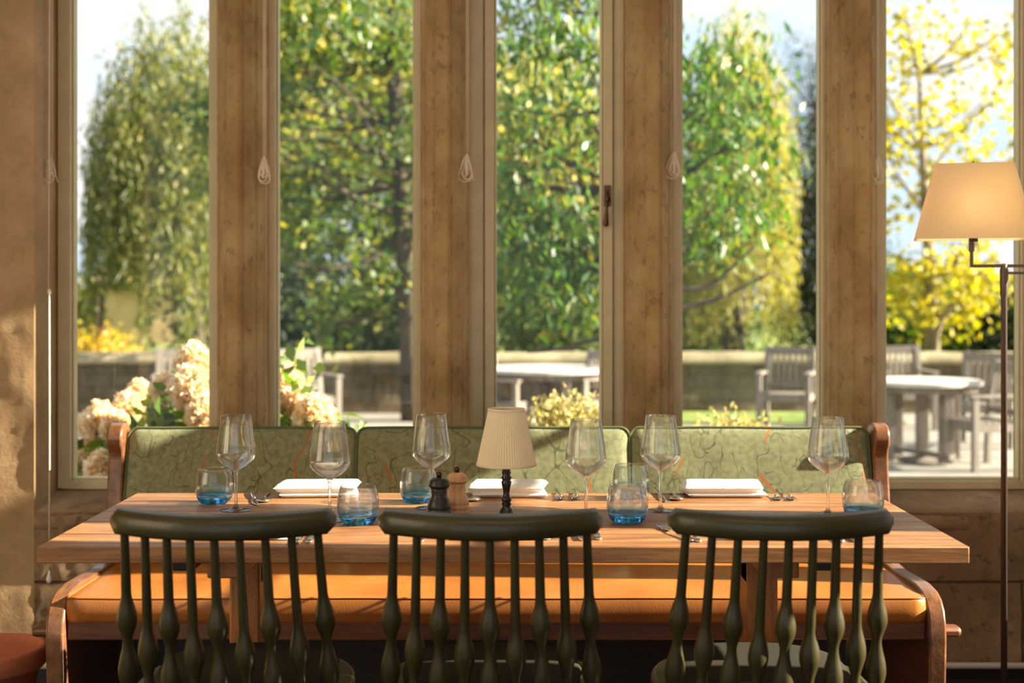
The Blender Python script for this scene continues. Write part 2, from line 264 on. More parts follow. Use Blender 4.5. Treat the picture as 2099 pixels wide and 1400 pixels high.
# ------------------------------------------------------------------ mesh helpers
class MB:
    def __init__(s): s.v = []; s.f = []; s.sm = []
    def add(s, vs, fs, smooth=False):
        k = len(s.v); s.v += [tuple(v) for v in vs]; s.f += [tuple(i + k for i in f) for f in fs]; s.sm += [smooth] * len(fs); return s
    def box(s, x0, x1, y0, y1, z0, z1, mat=None):
        vs = [(x, y, z) for z in (z0, z1) for y in (y0, y1) for x in (x0, x1)]
        if mat is not None: vs = [mat @ Vector(v) for v in vs]
        return s.add(vs, [(0, 2, 3, 1), (4, 5, 7, 6), (0, 1, 5, 4), (1, 3, 7, 5), (3, 2, 6, 7), (2, 0, 4, 6)])
    def bar(s, a, b, w, t, up=(0, 0, 1)):
        a = Vector(a); b = Vector(b); d = b - a; ln = d.length; d.normalize()
        up = Vector(up)
        if abs(d.dot(up)) > 0.97: up = Vector((0, 1, 0))
        x = d.cross(up).normalized(); z = x.cross(d)
        mt = Matrix((x, d, z)).transposed().to_4x4(); mt.translation = a
        return s.box(-w / 2, w / 2, 0, ln, -t / 2, t / 2, mt)
    def lathe(s, prof, n=32, c=(0, 0, 0), smooth=True, cap=True, rfun=None):
        vs = []
        for r, z in prof:
            for i in range(n):
                a = 2 * math.pi * i / n; rr = r * (rfun(i, z) if rfun else 1)
                vs.append((c[0] + rr * math.cos(a), c[1] + rr * math.sin(a), c[2] + z))
        fs = [(j * n + i, j * n + (i + 1) % n, (j + 1) * n + (i + 1) % n, (j + 1) * n + i) for j in range(len(prof) - 1) for i in range(n)]
        if cap:
            if prof[0][0] > 1e-5: fs.append(tuple(range(n - 1, -1, -1)))
            if prof[-1][0] > 1e-5: fs.append(tuple((len(prof) - 1) * n + i for i in range(n)))
        return s.add(vs, fs, smooth)
    def tube(s, pts, rad, n=10, smooth=True, sx=1.0, sz=1.0):
        pts = [Vector(p) for p in pts]; m = len(pts)
        if not hasattr(rad, '__len__'): rad = [rad] * m
        vs = []; ref = Vector((0.013, 0.02, 1.0)).normalized()
        t0 = (pts[1] - pts[0]).normalized()
        if abs(t0.dot(ref)) > 0.9: ref = Vector((0.02, 1, 0.01)).normalized()
        for i, p in enumerate(pts):
            t = (pts[min(i + 1, m - 1)] - pts[max(i - 1, 0)]).normalized()
            x = t.cross(ref).normalized(); y = x.cross(t)
            for k in range(n):
                a = 2 * math.pi * k / n
                vs.append(p + x * math.cos(a) * rad[i] * sx + y * math.sin(a) * rad[i] * sz)
        fs = [(j * n + i, j * n + (i + 1) % n, (j + 1) * n + (i + 1) % n, (j + 1) * n + i) for j in range(m - 1) for i in range(n)]
        fs += [tuple(range(n - 1, -1, -1)), tuple((m - 1) * n + i for i in range(n))]
        return s.add(vs, fs, smooth)
    def prism(s, poly, axis, a, b, smooth=False):
        """poly of 2-D points extruded along axis from a to b"""
        def mk(p, t): return {'X': (t, p[0], p[1]), 'Y': (p[0], t, p[1]), 'Z': (p[0], p[1], t)}[axis]
        n = len(poly); vs = [mk(p, a) for p in poly] + [mk(p, b) for p in poly]
        s.add(vs, [tuple(range(n)), tuple(range(2 * n - 1, n - 1, -1))])
        return s.add(vs, [(i, (i + 1) % n, n + (i + 1) % n, n + i) for i in range(n)], smooth)
    def build(s, name, mat, parent=None, bevel=0, seg=2, sub=0, loc=None, weld=True):
        me = bpy.data.meshes.new(name); me.from_pydata(s.v, [], s.f); me.update()
        me.polygons.foreach_set('use_smooth', s.sm)
        if weld:
            bm = bmesh.new(); bm.from_mesh(me); bmesh.ops.remove_doubles(bm, verts=bm.verts, dist=1e-5)
            bmesh.ops.recalc_face_normals(bm, faces=bm.faces); bm.to_mesh(me); bm.free()
        me.materials.append(M[mat] if isinstance(mat, str) else mat)
        o = bpy.data.objects.new(name, me); COL.objects.link(o)
        if parent: o.parent = parent
        if loc: o.location = loc
        if bevel:
            md = o.modifiers.new('bevel', 'BEVEL'); md.width = bevel; md.segments = seg; md.limit_method = 'ANGLE'; md.angle_limit = math.radians(35)
            md.harden_normals = False
            me.polygons.foreach_set('use_smooth', [True] * len(me.polygons))
            try: me.set_sharp_from_angle(angle=math.radians(50))
            except Exception: pass
        if sub:
            md = o.modifiers.new('sub', 'SUBSURF'); md.levels = sub; md.render_levels = sub
        return o
def tag(o, label=None, cat=None, group=None, kind=None):
    if label: o['label'] = label
    if cat: o['category'] = cat
    if group: o['group'] = group
    if kind: o['kind'] = kind
    return o
def empty(name, loc=(0, 0, 0), rz=0):
    o = bpy.data.objects.new(name, None); COL.objects.link(o); o.location = loc; o.rotation_euler = (0, 0, rz); o.empty_display_size = 0.05; return o
def struct(o, label=None): o['kind'] = 'structure'; 
def copy_tree(o, parent=None):
    c = o.copy(); COL.objects.link(c); c.parent = parent
    for ch in list(o.children): copy_tree(ch, c)
    return c
def catmull(pts, k=6):
    pts = [Vector(p) for p in pts]; out = []
    for i in range(len(pts) - 1):
        p0 = pts[max(i - 1, 0)]; p1 = pts[i]; p2 = pts[i + 1]; p3 = pts[min(i + 2, len(pts) - 1)]
        for j in range(k):
            t = j / k
            out.append(0.5 * ((2 * p1) + (-p0 + p2) * t + (2 * p0 - 5 * p1 + 4 * p2 - p3) * t * t + (-p0 + 3 * p1 - 3 * p2 + p3) * t ** 3))
    out.append(pts[-1]); return out
def interp(stops, z):
    for (a, ra), (b, rb) in zip(stops, stops[1:]):
        if a <= z <= b:
            t = (z - a) / (b - a); t = t * t * (3 - 2 * t); return ra + (rb - ra) * t
    return stops[-1][1] if z > stops[-1][0] else stops[0][1]

# ------------------------------------------------------------------ the room
WALL_Y = 4.50; GY = 4.75
def rough_panel(name, x0, x1, z0, z1, y, mat, amp=0.008, step=0.02, back=0.35):
    nx = max(2, int((x1 - x0) / step)); nzn = max(2, int((z1 - z0) / step)); vs = []; fs = []
    for j in range(nzn + 1):
        for i in range(nx + 1):
            x = x0 + (x1 - x0) * i / nx; z = z0 + (z1 - z0) * j / nzn
            d = amp * (noise.fractal(Vector((x * 4, 3.1, z * 4)), 1.0, 2.0, 5) + 0.35 * noise.noise(Vector((x * 30, 7, z * 30))))
            edge = min(i, nx - i) == 0 or min(j, nzn - j) == 0
            vs.append((x, y + (0 if edge else d), z))
    for j in range(nzn):
        for i in range(nx):
            a = j * (nx + 1) + i; fs.append((a, a + 1, a + nx + 2, a + nx + 1))
    m = MB(); m.add(vs, fs, True)
    k = [(x0, y, z0), (x1, y, z0), (x1, y, z1), (x0, y, z1), (x0, y + back, z0), (x1, y + back, z0), (x1, y + back, z1), (x0, y + back, z1)]
    m.add(k, [(0, 4, 5, 1), (1, 5, 6, 2), (2, 6, 7, 3), (3, 7, 4, 0), (5, 4, 7, 6)])
    o = m.build(name, mat, weld=False); o['kind'] = 'structure'; return o
# floor, ceiling
struct(MB().box(-3.5, 2.6, -3.0, 4.9, -0.12, 0).build('floor', 'floor'))
struct(MB().box(-3.5, 2.7, -3.0, 4.9, 3.3, 3.45).build('ceiling', 'ceiling'))
# the window wall below the sill, the pier on the left, lintel above
rough_panel('wall_far', -1.607, 2.35, 0.0, 0.555, WALL_Y, 'wall', amp=0.012, step=0.014)
rough_panel('wall_far', -3.4, -1.607, 0.0, 3.3, WALL_Y, 'pier', amp=0.007, step=0.02)
struct(MB().box(-1.607, 2.35, WALL_Y, 4.85, 3.0, 3.3).build('wall_far', 'pier'))
struct(MB().box(-3.5, -3.4, -3.0, 4.85, 0, 3.3).build('wall_left', 'roomwall'))
# sill: a rough sloping ledge of old stone
def sill():
    nx = 220; rows = [(WALL_Y - 0.004, 0.535), (WALL_Y + 0.004, 0.556), (WALL_Y + 0.03, 0.566), (WALL_Y + 0.09, 0.575), (WALL_Y + 0.16, 0.588), (GY - 0.04, 0.598), (4.85, 0.602)]
    vs = []; fs = []
    for (y, z) in rows:
        for i in range(nx + 1):
            x = -1.607 + (2.35 + 1.607) * i / nx
            a = 0.010 * noise.fractal(Vector((x * 7, y * 9, 1.7)), 1.0, 2.0, 5)
            vs.append((x, y + (a if y < WALL_Y + 0.05 else 0), z + (a if y < GY - 0.05 else 0)))
    for j in range(len(rows) - 1):
        for i in range(nx):
            k = j * (nx + 1) + i; fs.append((k, k + 1, k + nx + 2, k + nx + 1))
    k0 = len(vs); vs += [(-1.607, 4.85, 0.5), (2.35, 4.85, 0.5), (-1.607, WALL_Y - 0.004, 0.5), (2.35, WALL_Y - 0.004, 0.5)]
    fs += [(k0 - nx - 1, k0 - 1, k0 + 1, k0), (k0, k0 + 1, k0 + 3, k0 + 2), (k0 + 2, k0 + 3, nx, 0)]
    o = MB().add(vs, fs, True).build('trim_1', 'sill', weld=False); o['kind'] = 'structure'
sill()
# stone mullions
MC = [-0.9417, -0.2348, 0.4772, 1.1875, 1.90]
def mullion(cx, n):
    half = [(0.0, 4.512), (0.016, 4.512), (0.024, 4.520), (0.026, 4.536), (0.034, 4.540), (0.058, 4.585), (0.060, 4.598), (0.068, 4.604), (0.076, 4.628), (0.078, 4.644), (0.0835, 4.652), (0.0835, 4.705), (0.0835, 4.735)]
    prof = [(-x, y) for x, y in reversed(half)] + half[1:]
    z0, z1 = 0.585, 3.02; nz_ = 120; vs = []; fs = []; n_ = len(prof)
    for j in range(nz_ + 1):
        z = z0 + (z1 - z0) * j / nz_
        for (x, y) in prof:
            a = 0.0035 * noise.fractal(Vector((x * 12 + cx * 9, y * 12, z * 5)), 1.0, 2.0, 4)
            vs.append((cx + x * (1 + a * 6), y + a, z))
    for j in range(nz_):
        for i in range(n_ - 1):
            a = j * n_ + i; fs.append((a, a + 1, a + n_ + 1, a + n_))
        fs.append((j * n_ + n_ - 1, j * n_, (j + 1) * n_, (j + 1) * n_ + n_ - 1))
    fs.append(tuple(range(n_))); fs.append(tuple(nz_ * n_ + i for i in range(n_ - 1, -1, -1)))
    o = MB().add(vs, fs, False).build('trim_%d' % n, 'mullion', weld=False); o['kind'] = 'structure'; return o
for i, c in enumerate(MC): mullion(c, i + 2)
# timber windows (frame, pane, casement)
WIN = [(-1.5577, -1.0676, -1.604, -0.943), (-0.8338, -0.3455, -0.941, -0.236), (-0.0545, 0.3126, -0.234, 0.476), (0.5983, 1.0919, 0.478, 1.186), (1.3204, 1.7985, 1.188, 1.90)]
ZB, ZT = 0.636, 3.0
for i, (gx0, gx1, fx0, fx1) in enumerate(WIN):
    e = empty('window_%d' % (i + 1), ((gx0 + gx1) / 2, GY, 0.60)); e['kind'] = 'structure'
    inv = Matrix.Translation(-Vector(e.location))
    ix0, ix1 = (gx0, gx1)
    if i == 2: ix0, ix1 = gx0 - 0.045, gx1 + 0.045
    m = MB()
    m.box(fx0, ix0, GY - 0.03, GY + 0.05, 0.603, ZT, inv); m.box(ix1, fx1, GY - 0.03, GY + 0.05, 0.603, ZT, inv)
    m.box(ix0, ix1, GY - 0.03, GY + 0.05, 0.603, ZB - 0.006, inv)
    m.box(ix0, ix0 + 0.006, GY - 0.012, GY + 0.03, ZB - 0.006, ZT, inv); m.box(ix1 - 0.006, ix1, GY - 0.012, GY + 0.03, ZB - 0.006, ZT, inv)
    m.box(ix0 + 0.006, ix1 - 0.006, GY - 0.012, GY + 0.03, ZB - 0.006, ZB + 0.004, inv)
    fr = m.build('window_frame', 'frame', e, bevel=0.003)
    if i == 2:
        m = MB()
        m.box(ix0 + 0.002, gx0 - 0.008, GY - 0.045, GY + 0.01, ZB, ZT, inv); m.box(gx1 + 0.008, ix1 - 0.002, GY - 0.045, GY + 0.01, ZB, ZT, inv)
        m.box(gx0 - 0.008, gx0, GY - 0.035, GY + 0.01, ZB, ZT, inv); m.box(gx1, gx1 + 0.008, GY - 0.035, GY + 0.01, ZB, ZT, inv)
        m.box(gx0, gx1, GY - 0.045, GY + 0.01, ZB, ZB + 0.03, inv)
        sash = m.build('casement', 'frame', e, bevel=0.004)
        hp = P(1245, 420, GY - 0.048) - Vector(e.location)
        h = MB()
        h.box(hp.x - 0.0125, hp.x + 0.0125, hp.y - 0.006, hp.y, hp.z - 0.005, hp.z + 0.068)
        h.lathe([(0.0, -0.010), (0.010, -0.009), (0.0125, 0.0), (0.010, 0.009), (0.0, 0.010)], 14, (hp.x - 0.002, hp.y - 0.018, hp.z + 0.018))
        h.tube([hp + Vector((-0.002, -0.016, 0.05)), hp + Vector((-0.003, -0.020, 0.03)), hp + Vector((-0.004, -0.020, -0.01)), hp + Vector((-0.006, -0.018, -0.045)), hp + Vector((-0.007, -0.016, -0.072)), hp + Vector((-0.007, -0.016, -0.078))], [0.005, 0.008, 0.005, 0.008, 0.0105, 0.003], 12)
        h.tube([hp + Vector((0, 0, 0.02)), hp + Vector((-0.002, -0.018, 0.02))], 0.006, 10)
        h.build('window_latch', 'bronze', sash, bevel=0.0015)
    p = MB().box(ix0 + 0.003 if i != 2 else gx0 - 0.002, ix1 - 0.003 if i != 2 else gx1 + 0.002, GY + 0.004, GY + 0.010, ZB - 0.002, ZT - 0.01, inv).build('pane', 'pane', e)
# the side wall with its tall mullioned windows, which let the low sun in
WR = 2.35; OP = [(2.40, 2.66), (2.74, 3.005), (3.235, 3.835), (4.005, 4.30)]; SZ0, SZ1 = 0.62, 2.98; TOPZ = [1.50, SZ1, SZ1, SZ1]  # low first opening is added, out of view, to sunlight the chair spindles
m = MB(); ys = [-3.0] + [v for o_ in OP for v in o_] + [4.85]
for a, b in zip(ys[0::2], ys[1::2]): m.box(WR, WR + 0.18, a, b, 0, 3.3)
for (a, b), tz in zip(OP, TOPZ): m.box(WR, WR + 0.18, a, b, 0, SZ0); m.box(WR, WR + 0.18, a, b, tz, 3.3)
struct(m.build('wall_right', 'roomwall'))
for i, (a, b) in enumerate(OP):
    m = MB()
    for (p, q) in ((a, a + 0.02), (b - 0.02, b)): m.box(WR + 0.06, WR + 0.12, p, q, SZ0, TOPZ[i])
    m.box(WR + 0.06, WR + 0.12, a, b, SZ0, SZ0 + 0.03)
    if i: m.box(WR + 0.07, WR + 0.11, a, b, 1.785, 1.81)
    if i == 3: m.box(WR + 0.05, WR + 0.13, a, b, 2.07, 2.30)  # deep bar added out of view to keep sun off the left cushion
    o = m.build('window_%d' % (6 + i), 'frame'); o['kind'] = 'structure'
# heating pipe along the foot of the wall
m = MB().tube([(-1.75, WALL_Y - 0.05, 0.055), (2.3, WALL_Y - 0.05, 0.055)], 0.011, 12)
m.tube([(-1.62, WALL_Y - 0.05, 0.055), (-1.62, WALL_Y - 0.05, 0.0)], 0.011, 12); m.tube([(1.9, WALL_Y - 0.05, 0.055), (1.9, WALL_Y - 0.05, 0.0)], 0.011, 12)
tag(m.build('heating_pipe', 'pipe'), 'white painted heating pipe running low along the stone wall behind the bench', 'pipe')
o = MB().box(-3.4, 2.35, WALL_Y - 0.02, WALL_Y - 0.002, 0, 0.04).build('baseboard_far', 'black'); o['kind'] = 'structure'  # shadow along the wall foot is put into the board's black colour

# ------------------------------------------------------------------ the table
TX0, TX1, TY0, TY1 = -1.023, 0.985, 2.88, 3.65
t = empty('dining_table', ((TX0 + TX1) / 2, (TY0 + TY1) / 2, 0)); O = Vector(t.location)
tag(t, 'long pale oak dining table with a thick top and two post legs', 'table')
Lm = Matrix.Translation(-O)
top = MB(); ypl = [TY0, 3.035, 3.19, 3.345, 3.50, TY1]
for a, b in zip(ypl, ypl[1:]): top.box(TX0, TX1, a + 0.0004, b - 0.0004, TZ - 0.036, TZ, Lm)
top.build('tabletop', 'oak', t, bevel=0.0025, weld=False)
for lx in (-0.64, 0.60):
    MB().box(lx - 0.036, lx + 0.036, 3.20, 3.34, 0.06, 0.66, Lm).build('leg', 'oak_leg', t, bevel=0.005)
    MB().box(lx - 0.04, lx + 0.04, 2.98, 3.56, 0.66, TZ - 0.036, Lm).build('crosspiece', 'oak_leg', t, bevel=0.004)
    MB().prism([(2.93, 0.0), (2.93, 0.05), (3.10, 0.075), (3.44, 0.075), (3.61, 0.05), (3.61, 0.0)], 'X', lx - 0.045, lx + 0.045).build('foot', 'oak_leg', t, bevel=0.004).location = -O
    s_ = 1 if lx > 0 else -1
    MB().prism([(lx - s_ * 0.036, 0.66), (lx + s_ * 0.0, 0.66), (lx - s_ * 0.036, 0.60), ][::1], 'Y', 3.22, 3.32).build('gusset', 'oak_leg', t).location = -O
    bx = lx - 0.12 if lx < 0 else lx + 0.075
    MB().box(bx, bx + 0.05, 2.99, 3.55, TZ - 0.075, TZ - 0.036, Lm).build('bracket', 'iron', t, bevel=0.004)
MB().box(-0.604, 0.564, 3.24, 3.30, 0.20, 0.30, Lm).build('stretcher', 'oak_leg', t, bevel=0.004)

# ------------------------------------------------------------------ the bench
BX0, BX1 = -1.293, 1.205
b = empty('upholstered_bench', (-0.044, 4.0, 0)); O = Vector(b.location)
tag(b, 'long wooden settle bench with tan leather seat and green patterned back cushions along the windows', 'bench')
def backY(z): return 4.30 + 0.25 * (z - 0.60)
prof = [(3.72, 0.0)]
prof += [(3.715, 0.15), (3.708, 0.27)]
prof += [(3.705, 0.33), (3.708, 0.375), (3.722, 0.412), (3.748, 0.438), (3.785, 0.453), (3.85, 0.460), (3.95, 0.458), (4.08, 0.452), (4.16, 0.455), (4.205, 0.475), (4.232, 0.515), (4.255, 0.60), (4.272, 0.70), (4.282, 0.765)]
prof += [(4.278, 0.79), (4.262, 0.808), (4.258, 0.835), (4.268, 0.858), (4.290, 0.872), (4.318, 0.876), (4.345, 0.868), (4.362, 0.85), (4.368, 0.82), (4.362, 0.74), (4.345, 0.60), (4.32, 0.45), (4.31, 0.2), (4.31, 0.0), (4.20, 0.0), (4.18, 0.035), (3.83, 0.035), (3.80, 0.0)]
for (xa, xb_) in ((BX0, BX0 + 0.05), (BX1 - 0.05, BX1)):
    o = MB().prism(prof, 'X', xa, xb_).build('end_panel', 'bench', b, bevel=0.007, seg=3); o.location = -O
mt = Matrix.Translation(-O)
MB().box(BX0 + 0.05, BX1 - 0.05, 3.735, 3.775, 0.325, 0.385, mt).build('front_rail', 'benchrail', b, bevel=0.005)
MB().box(BX0 + 0.05, BX1 - 0.05, 3.775, 4.27, 0.345, 0.372, mt).build('seat_board', 'benchrail', b)
MB().box(BX0 - 0.075, BX1 + 0.075, 3.80, 3.85, 0.315, 0.345, mt).build('stretcher', 'benchrail', b, bevel=0.012)
# back board
bb = [(backY(0.46), 0.40), (backY(0.83) + 0.012, 0.83), (backY(0.83) + 0.03, 0.83), (backY(0.46) + 0.03, 0.40)]
o = MB().prism(bb, 'X', BX0 + 0.05, BX1 - 0.05).build('back_board', 'benchrail', b, bevel=0.004); o.location = -O
o = MB().box(BX0 + 0.05, BX1 - 0.05, 4.225, 4.24, 0.03, 0.345, mt).build('lower_back_panel', 'darkpanel', b)  # very dark brown panel closing the space below the seat
# seat cushion
def cushion(name, x0, x1, h0, h1, thick, mat, parent, tilt=False, piping='piping', groups=1):
    """a boxed cushion with rounded edges; local u = x, v = along, w = thickness outwards"""
    w_ = x1 - x0; h_ = h1 - h0; rc = 0.035; nx = 24; m = MB()
    ring = []
    seg = 6
    for (cx, cz, a0) in ((x1 - rc, h1 - rc, 0), (x0 + rc, h1 - rc, 90), (x0 + rc, h0 + rc, 180), (x1 - rc, h0 + rc, 270)):
        for k in range(seg + 1):
            a = math.radians(a0 + 90 * k / seg); ring.append((cx + rc * math.cos(a), cz + rc * math.sin(a), math.cos(a), math.sin(a)))
    return ring
def seat_cushion():
    x0, x1, y0, y1, z0, z1 = BX0 + 0.058, BX1 - 0.058, 3.735, 4.255, 0.376, 0.452
    nx, ny = 90, 26; vs = []; fs = []
    def puff(u, v): return 0.010 * (1 - abs(2 * u - 1) ** 10) * (1 - abs(2 * v - 1) ** 4)
    for j in range(ny + 1):
        for i in range(nx + 1):
            u, v = i / nx, j / ny
            x = x0 + (x1 - x0) * u; y = y0 + (y1 - y0) * v
            vs.append((x, y, z1 - 0.006 + puff(u, v) + 0.0018 * noise.noise(Vector((x * 5, y * 9, 0)))))
    for j in range(ny):
        for i in range(nx):
            a = j * (nx + 1) + i; fs.append((a, a + 1, a + nx + 2, a + nx + 1))
    m = MB().add(vs, fs, True)
    # rounded sides
    per = [(i, 0) for i in range(nx)] + [(nx, j) for j in range(ny)] + [(i, ny) for i in range(nx, 0, -1)] + [(0, j) for j in range(ny, 0, -1)]
    rows = []
    for (off, dz) in ((0, 0), (0.007, -0.003), (0.010, -0.010), (0.013, -0.036), (0.010, -0.060), (0.004, -0.070), (-0.01, -0.076)):
        row = []
        for (i, j) in per:
            vx, vy, vz = vs[j * (nx + 1) + i]
            ox = (-1 if i == 0 else 1 if i == nx else 0); oy = (-1 if j == 0 else 1 if j == ny else 0)
            row.append((vx + ox * off * (0.5 if oy else 1), vy + oy * off * (0.6 if ox else 1), vz + dz))
        rows.append(row)
    k = len(per); v2 = [p for r in rows for p in r]; f2 = [(a * k + i, a * k + (i + 1) % k, (a + 1) * k + (i + 1) % k, (a + 1) * k + i) for a in range(len(rows) - 1) for i in range(k)]
    f2.append(tuple((len(rows) - 1) * k + i for i in range(k)))
    m.add(v2, f2, True)
    o = m.build('seat_cushion', 'leather', b); o.location = -O
    loop = [(p[0], p[1], p[2] + 0.001) for p in rows[1]]
    pp = MB(); pts = [Vector(q) for q in loop] + [Vector(loop[0])]
    pp.tube(pts, 0.0022, 6)
    q = pp.build('piping', 'leather', o)
seat_cushion()
def back_cushion(x0, x1):
    z0, z1 = 0.47, 0.850; th = 0.050; rc = 0.030
    nx, nz_ = 60, 26; 
    def pt(x, z, w_): 
        n_ = Vector((0, -1, 0.25)).normalized()
        return Vector((x, backY(z), z)) + n_ * w_
    # outline with rounded corners
    ring = []
    for (cx, cz, a0) in ((x1 - rc, z1 - rc, 0), (x0 + rc, z1 - rc, 90), (x0 + rc, z0 + rc, 180), (x1 - rc, z0 + rc, 270)):
        for k in range(7):
            a = math.radians(a0 + 90 * k / 6); ring.append((cx + rc * math.cos(a), cz + rc * math.sin(a)))
    dense = []
    for i in range(len(ring)):
        a = ring[i]; c = ring[(i + 1) % len(ring)]; d = math.hypot(c[0] - a[0], c[1] - a[1]); k = max(1, int(d / 0.02))
        for j in range(k): dense.append((a[0] + (c[0] - a[0]) * j / k, a[1] + (c[1] - a[1]) * j / k))
    n = len(dense); cx, cz = (x0 + x1) / 2, (z0 + z1) / 2; vs = []
    rows = [(0.0, 0.0), (0.0, 0.030), (0.002, 0.036), (0.006, 0.041), (0.014, 0.046), (0.028, 0.050), (0.05, 0.053), (0.08, 0.0555), (0.12, 0.057), (0.16, 0.058)]
    for (ins, hgt) in rows:
        for (x, z) in dense:
            hx = (x1 - x0) / 2; hz = (z1 - z0) / 2
            sx = (hx - ins) / hx; sz = (hz - min(ins, hz * 0.95)) / hz
            xx = cx + (x - cx) * sx; zz = cz + (z - cz) * sz
            wob = 0.0025 * noise.noise(Vector((xx * 8, zz * 8, x0))) if ins > 0.01 else 0
            edge = 0.0025 * noise.noise(Vector((x * 6, z * 6, 4.0 + x0)))
            vs.append(pt(xx, zz + edge, hgt + wob))
    fs = [(a * n + i, a * n + (i + 1) % n, (a + 1) * n + (i + 1) % n, (a + 1) * n + i) for a in range(len(rows) - 1) for i in range(n)]
    # close the middle with a strip: pair top/bottom
    last = (len(rows) - 1) * n
    m = MB().add(vs, fs, True); m.add([vs[last + i] for i in range(n)], [tuple(range(n))], True); m.add([vs[i] for i in range(n)], [tuple(range(n - 1, -1, -1))])
    o = m.build('back_cushion', 'fabric', b); o.location = -O
    pts = [pt(cx + (x - cx) * 1.003, z + 0.0025 * noise.noise(Vector((x * 6, z * 6, 4.0 + x0))), 0.038) for (x, z) in dense]; pts.append(pts[0])
    MB().tube(pts, 0.0042, 8).build('piping', 'piping', o)
back_cushion(BX0 + 0.056, -0.503); back_cushion(-0.499, 0.378); back_cushion(0.382, BX1 - 0.056)

# ------------------------------------------------------------------ chairs
def make_chair():
    c = empty('spindle_back_chair')
    # local frame: chair looks to +Y, origin under seat centre
    yb = -0.20   # spindle foot line at the middle
    RW = 0.2235; rows = []; K = 30; n = 16; vs = []; fs = []
    for i in range(K + 1):
        u = -1 + 2 * i / K; x = RW * u; y = -0.300 + 0.085 * u * u; z = 0.8455
        e = abs(u); k = 1.0 if e < 0.93 else math.sqrt(max(0.0, 1 - ((e - 0.93) / 0.075) ** 2))
        hh = 0.0235 * k * (1.0); dd = 0.029 * k * (1 - 0.12 * e)
        for j in range(n):
            a = 2 * math.pi * j / n; ca, sa = math.cos(a), math.sin(a)
            sx = math.copysign(abs(ca) ** 0.7, ca); sz = math.copysign(abs(sa) ** 0.7, sa)
            vs.append((x, y + dd * sx, z + hh * sz + 0.12 * dd * sx))
    for i in range(K):
        for j in range(n): fs.append((i * n + j, i * n + (j + 1) % n, (i + 1) * n + (j + 1) % n, (i + 1) * n + j))
    fs.append(tuple(range(n))); fs.append(tuple(K * n + j for j in range(n - 1, -1, -1)))
    MB().add(vs, fs, True).build('crest_rail', 'olive', c)
    for i in range(9):
        u = -1 + 2 * i / 8; xt = 0.190 * u; yt = -0.300 + 0.085 * (xt / RW) ** 2 - 0.002
        xb_ = 0.207 * u; ybm = -0.232 + 0.085 * u * u
        zt, zb = 0.83, 0.455
        if i % 2 == 0: st = [(0.455, 0.0095), (0.475, 0.0095), (0.533, 0.0205), (0.597, 0.0098), (0.643, 0.0208), (0.700, 0.0100), (0.83, 0.0085)]
        else: st = [(0.455, 0.0105), (0.480, 0.0195), (0.528, 0.0098), (0.583, 0.0205), (0.645, 0.0098), (0.83, 0.0085)]
        pts = []; rad = []
        for k in range(49):
            z = zb + (zt - zb) * k / 48; s = (z - zb) / (zt - zb)
            pts.append((xb_ + (xt - xb_) * s, ybm + (yt - ybm) * s, z)); rad.append(interp(st, z))
        MB().tube(pts, rad, 14).build('spindle', 'olive', c)
    # seat: D-shaped plank
    out = []
    for k in range(48):
        a = 2 * math.pi * k / 48; ca, sa = math.cos(a), math.sin(a)
        out.append((0.232 * math.copysign(abs(ca) ** 0.75, ca), 0.005 + (0.232 if sa > 0 else 0.252) * math.copysign(abs(sa) ** 0.8, sa)))
    MB().prism(out, 'Z', 0.428, 0.466, True).build('seat', 'olive', c, bevel=0.012, seg=3)
    pad = MB(); rws = [(0.86, 0.467), (0.90, 0.472), (0.91, 0.480), (0.88, 0.489), (0.80, 0.494), (0.6, 0.497), (0.3, 0.498), (0.02, 0.498)]
    vs = [(x * s * 0.92, y * s * 0.86 + 0.035, z) for (s, z) in rws for (x, y) in out]; k = 48
    fs = [(a * k + i, a * k + (i + 1) % k, (a + 1) * k + (i + 1) % k, (a + 1) * k + i) for a in range(len(rws) - 1) for i in range(k)]
    fs += [tuple(range(k - 1, -1, -1)), tuple((len(rws) - 1) * k + i for i in range(k))]
    pad.add(vs, fs, True).build('seat_pad', 'pad', c)
    for sx in (-1, 1):
        for sy in (-1, 1):
            a = Vector((sx * 0.155, sy * 0.15, 0.432)); e = Vector((sx * 0.215, sy * 0.215, 0.0)); pts = [a + (e - a) * (q / 16) for q in range(17)]
            MB().tube(pts, [0.013, 0.014, 0.015, 0.016, 0.018, 0.020, 0.022, 0.021, 0.017, 0.013, 0.014, 0.018, 0.020, 0.018, 0.015, 0.013, 0.012], 12).build('leg', 'olive', c)
        MB().tube([(sx * 0.19, -0.19, 0.19), (sx * 0.19, 0, 0.185), (sx * 0.19, 0.19, 0.19)], [0.009, 0.014, 0.009], 10).build('stretcher', 'olive', c)
    MB().tube([(-0.19, 0, 0.185), (0, 0, 0.185), (0.19, 0, 0.185)], [0.009, 0.014, 0.009], 10).build('stretcher', 'olive', c)
    return c
ch = make_chair()
chairs = [(-0.573, 0, 'leftmost of the three olive green spindle back chairs at the table'),
          (-0.0427, 0, 'middle olive green spindle back chair, in front of the small table lamp'),
          (0.533, 0, 'rightmost olive green spindle back chair on the near side, nearest the floor lamp')]
for i, (x, rz, lab) in enumerate(chairs):
    c = ch if i == 0 else copy_tree(ch)
    c.location = (x, 2.875, 0); c.rotation_euler = (0, 0, rz)
    tag(c, lab, 'chair', 'spindle chairs on the near side of the table')

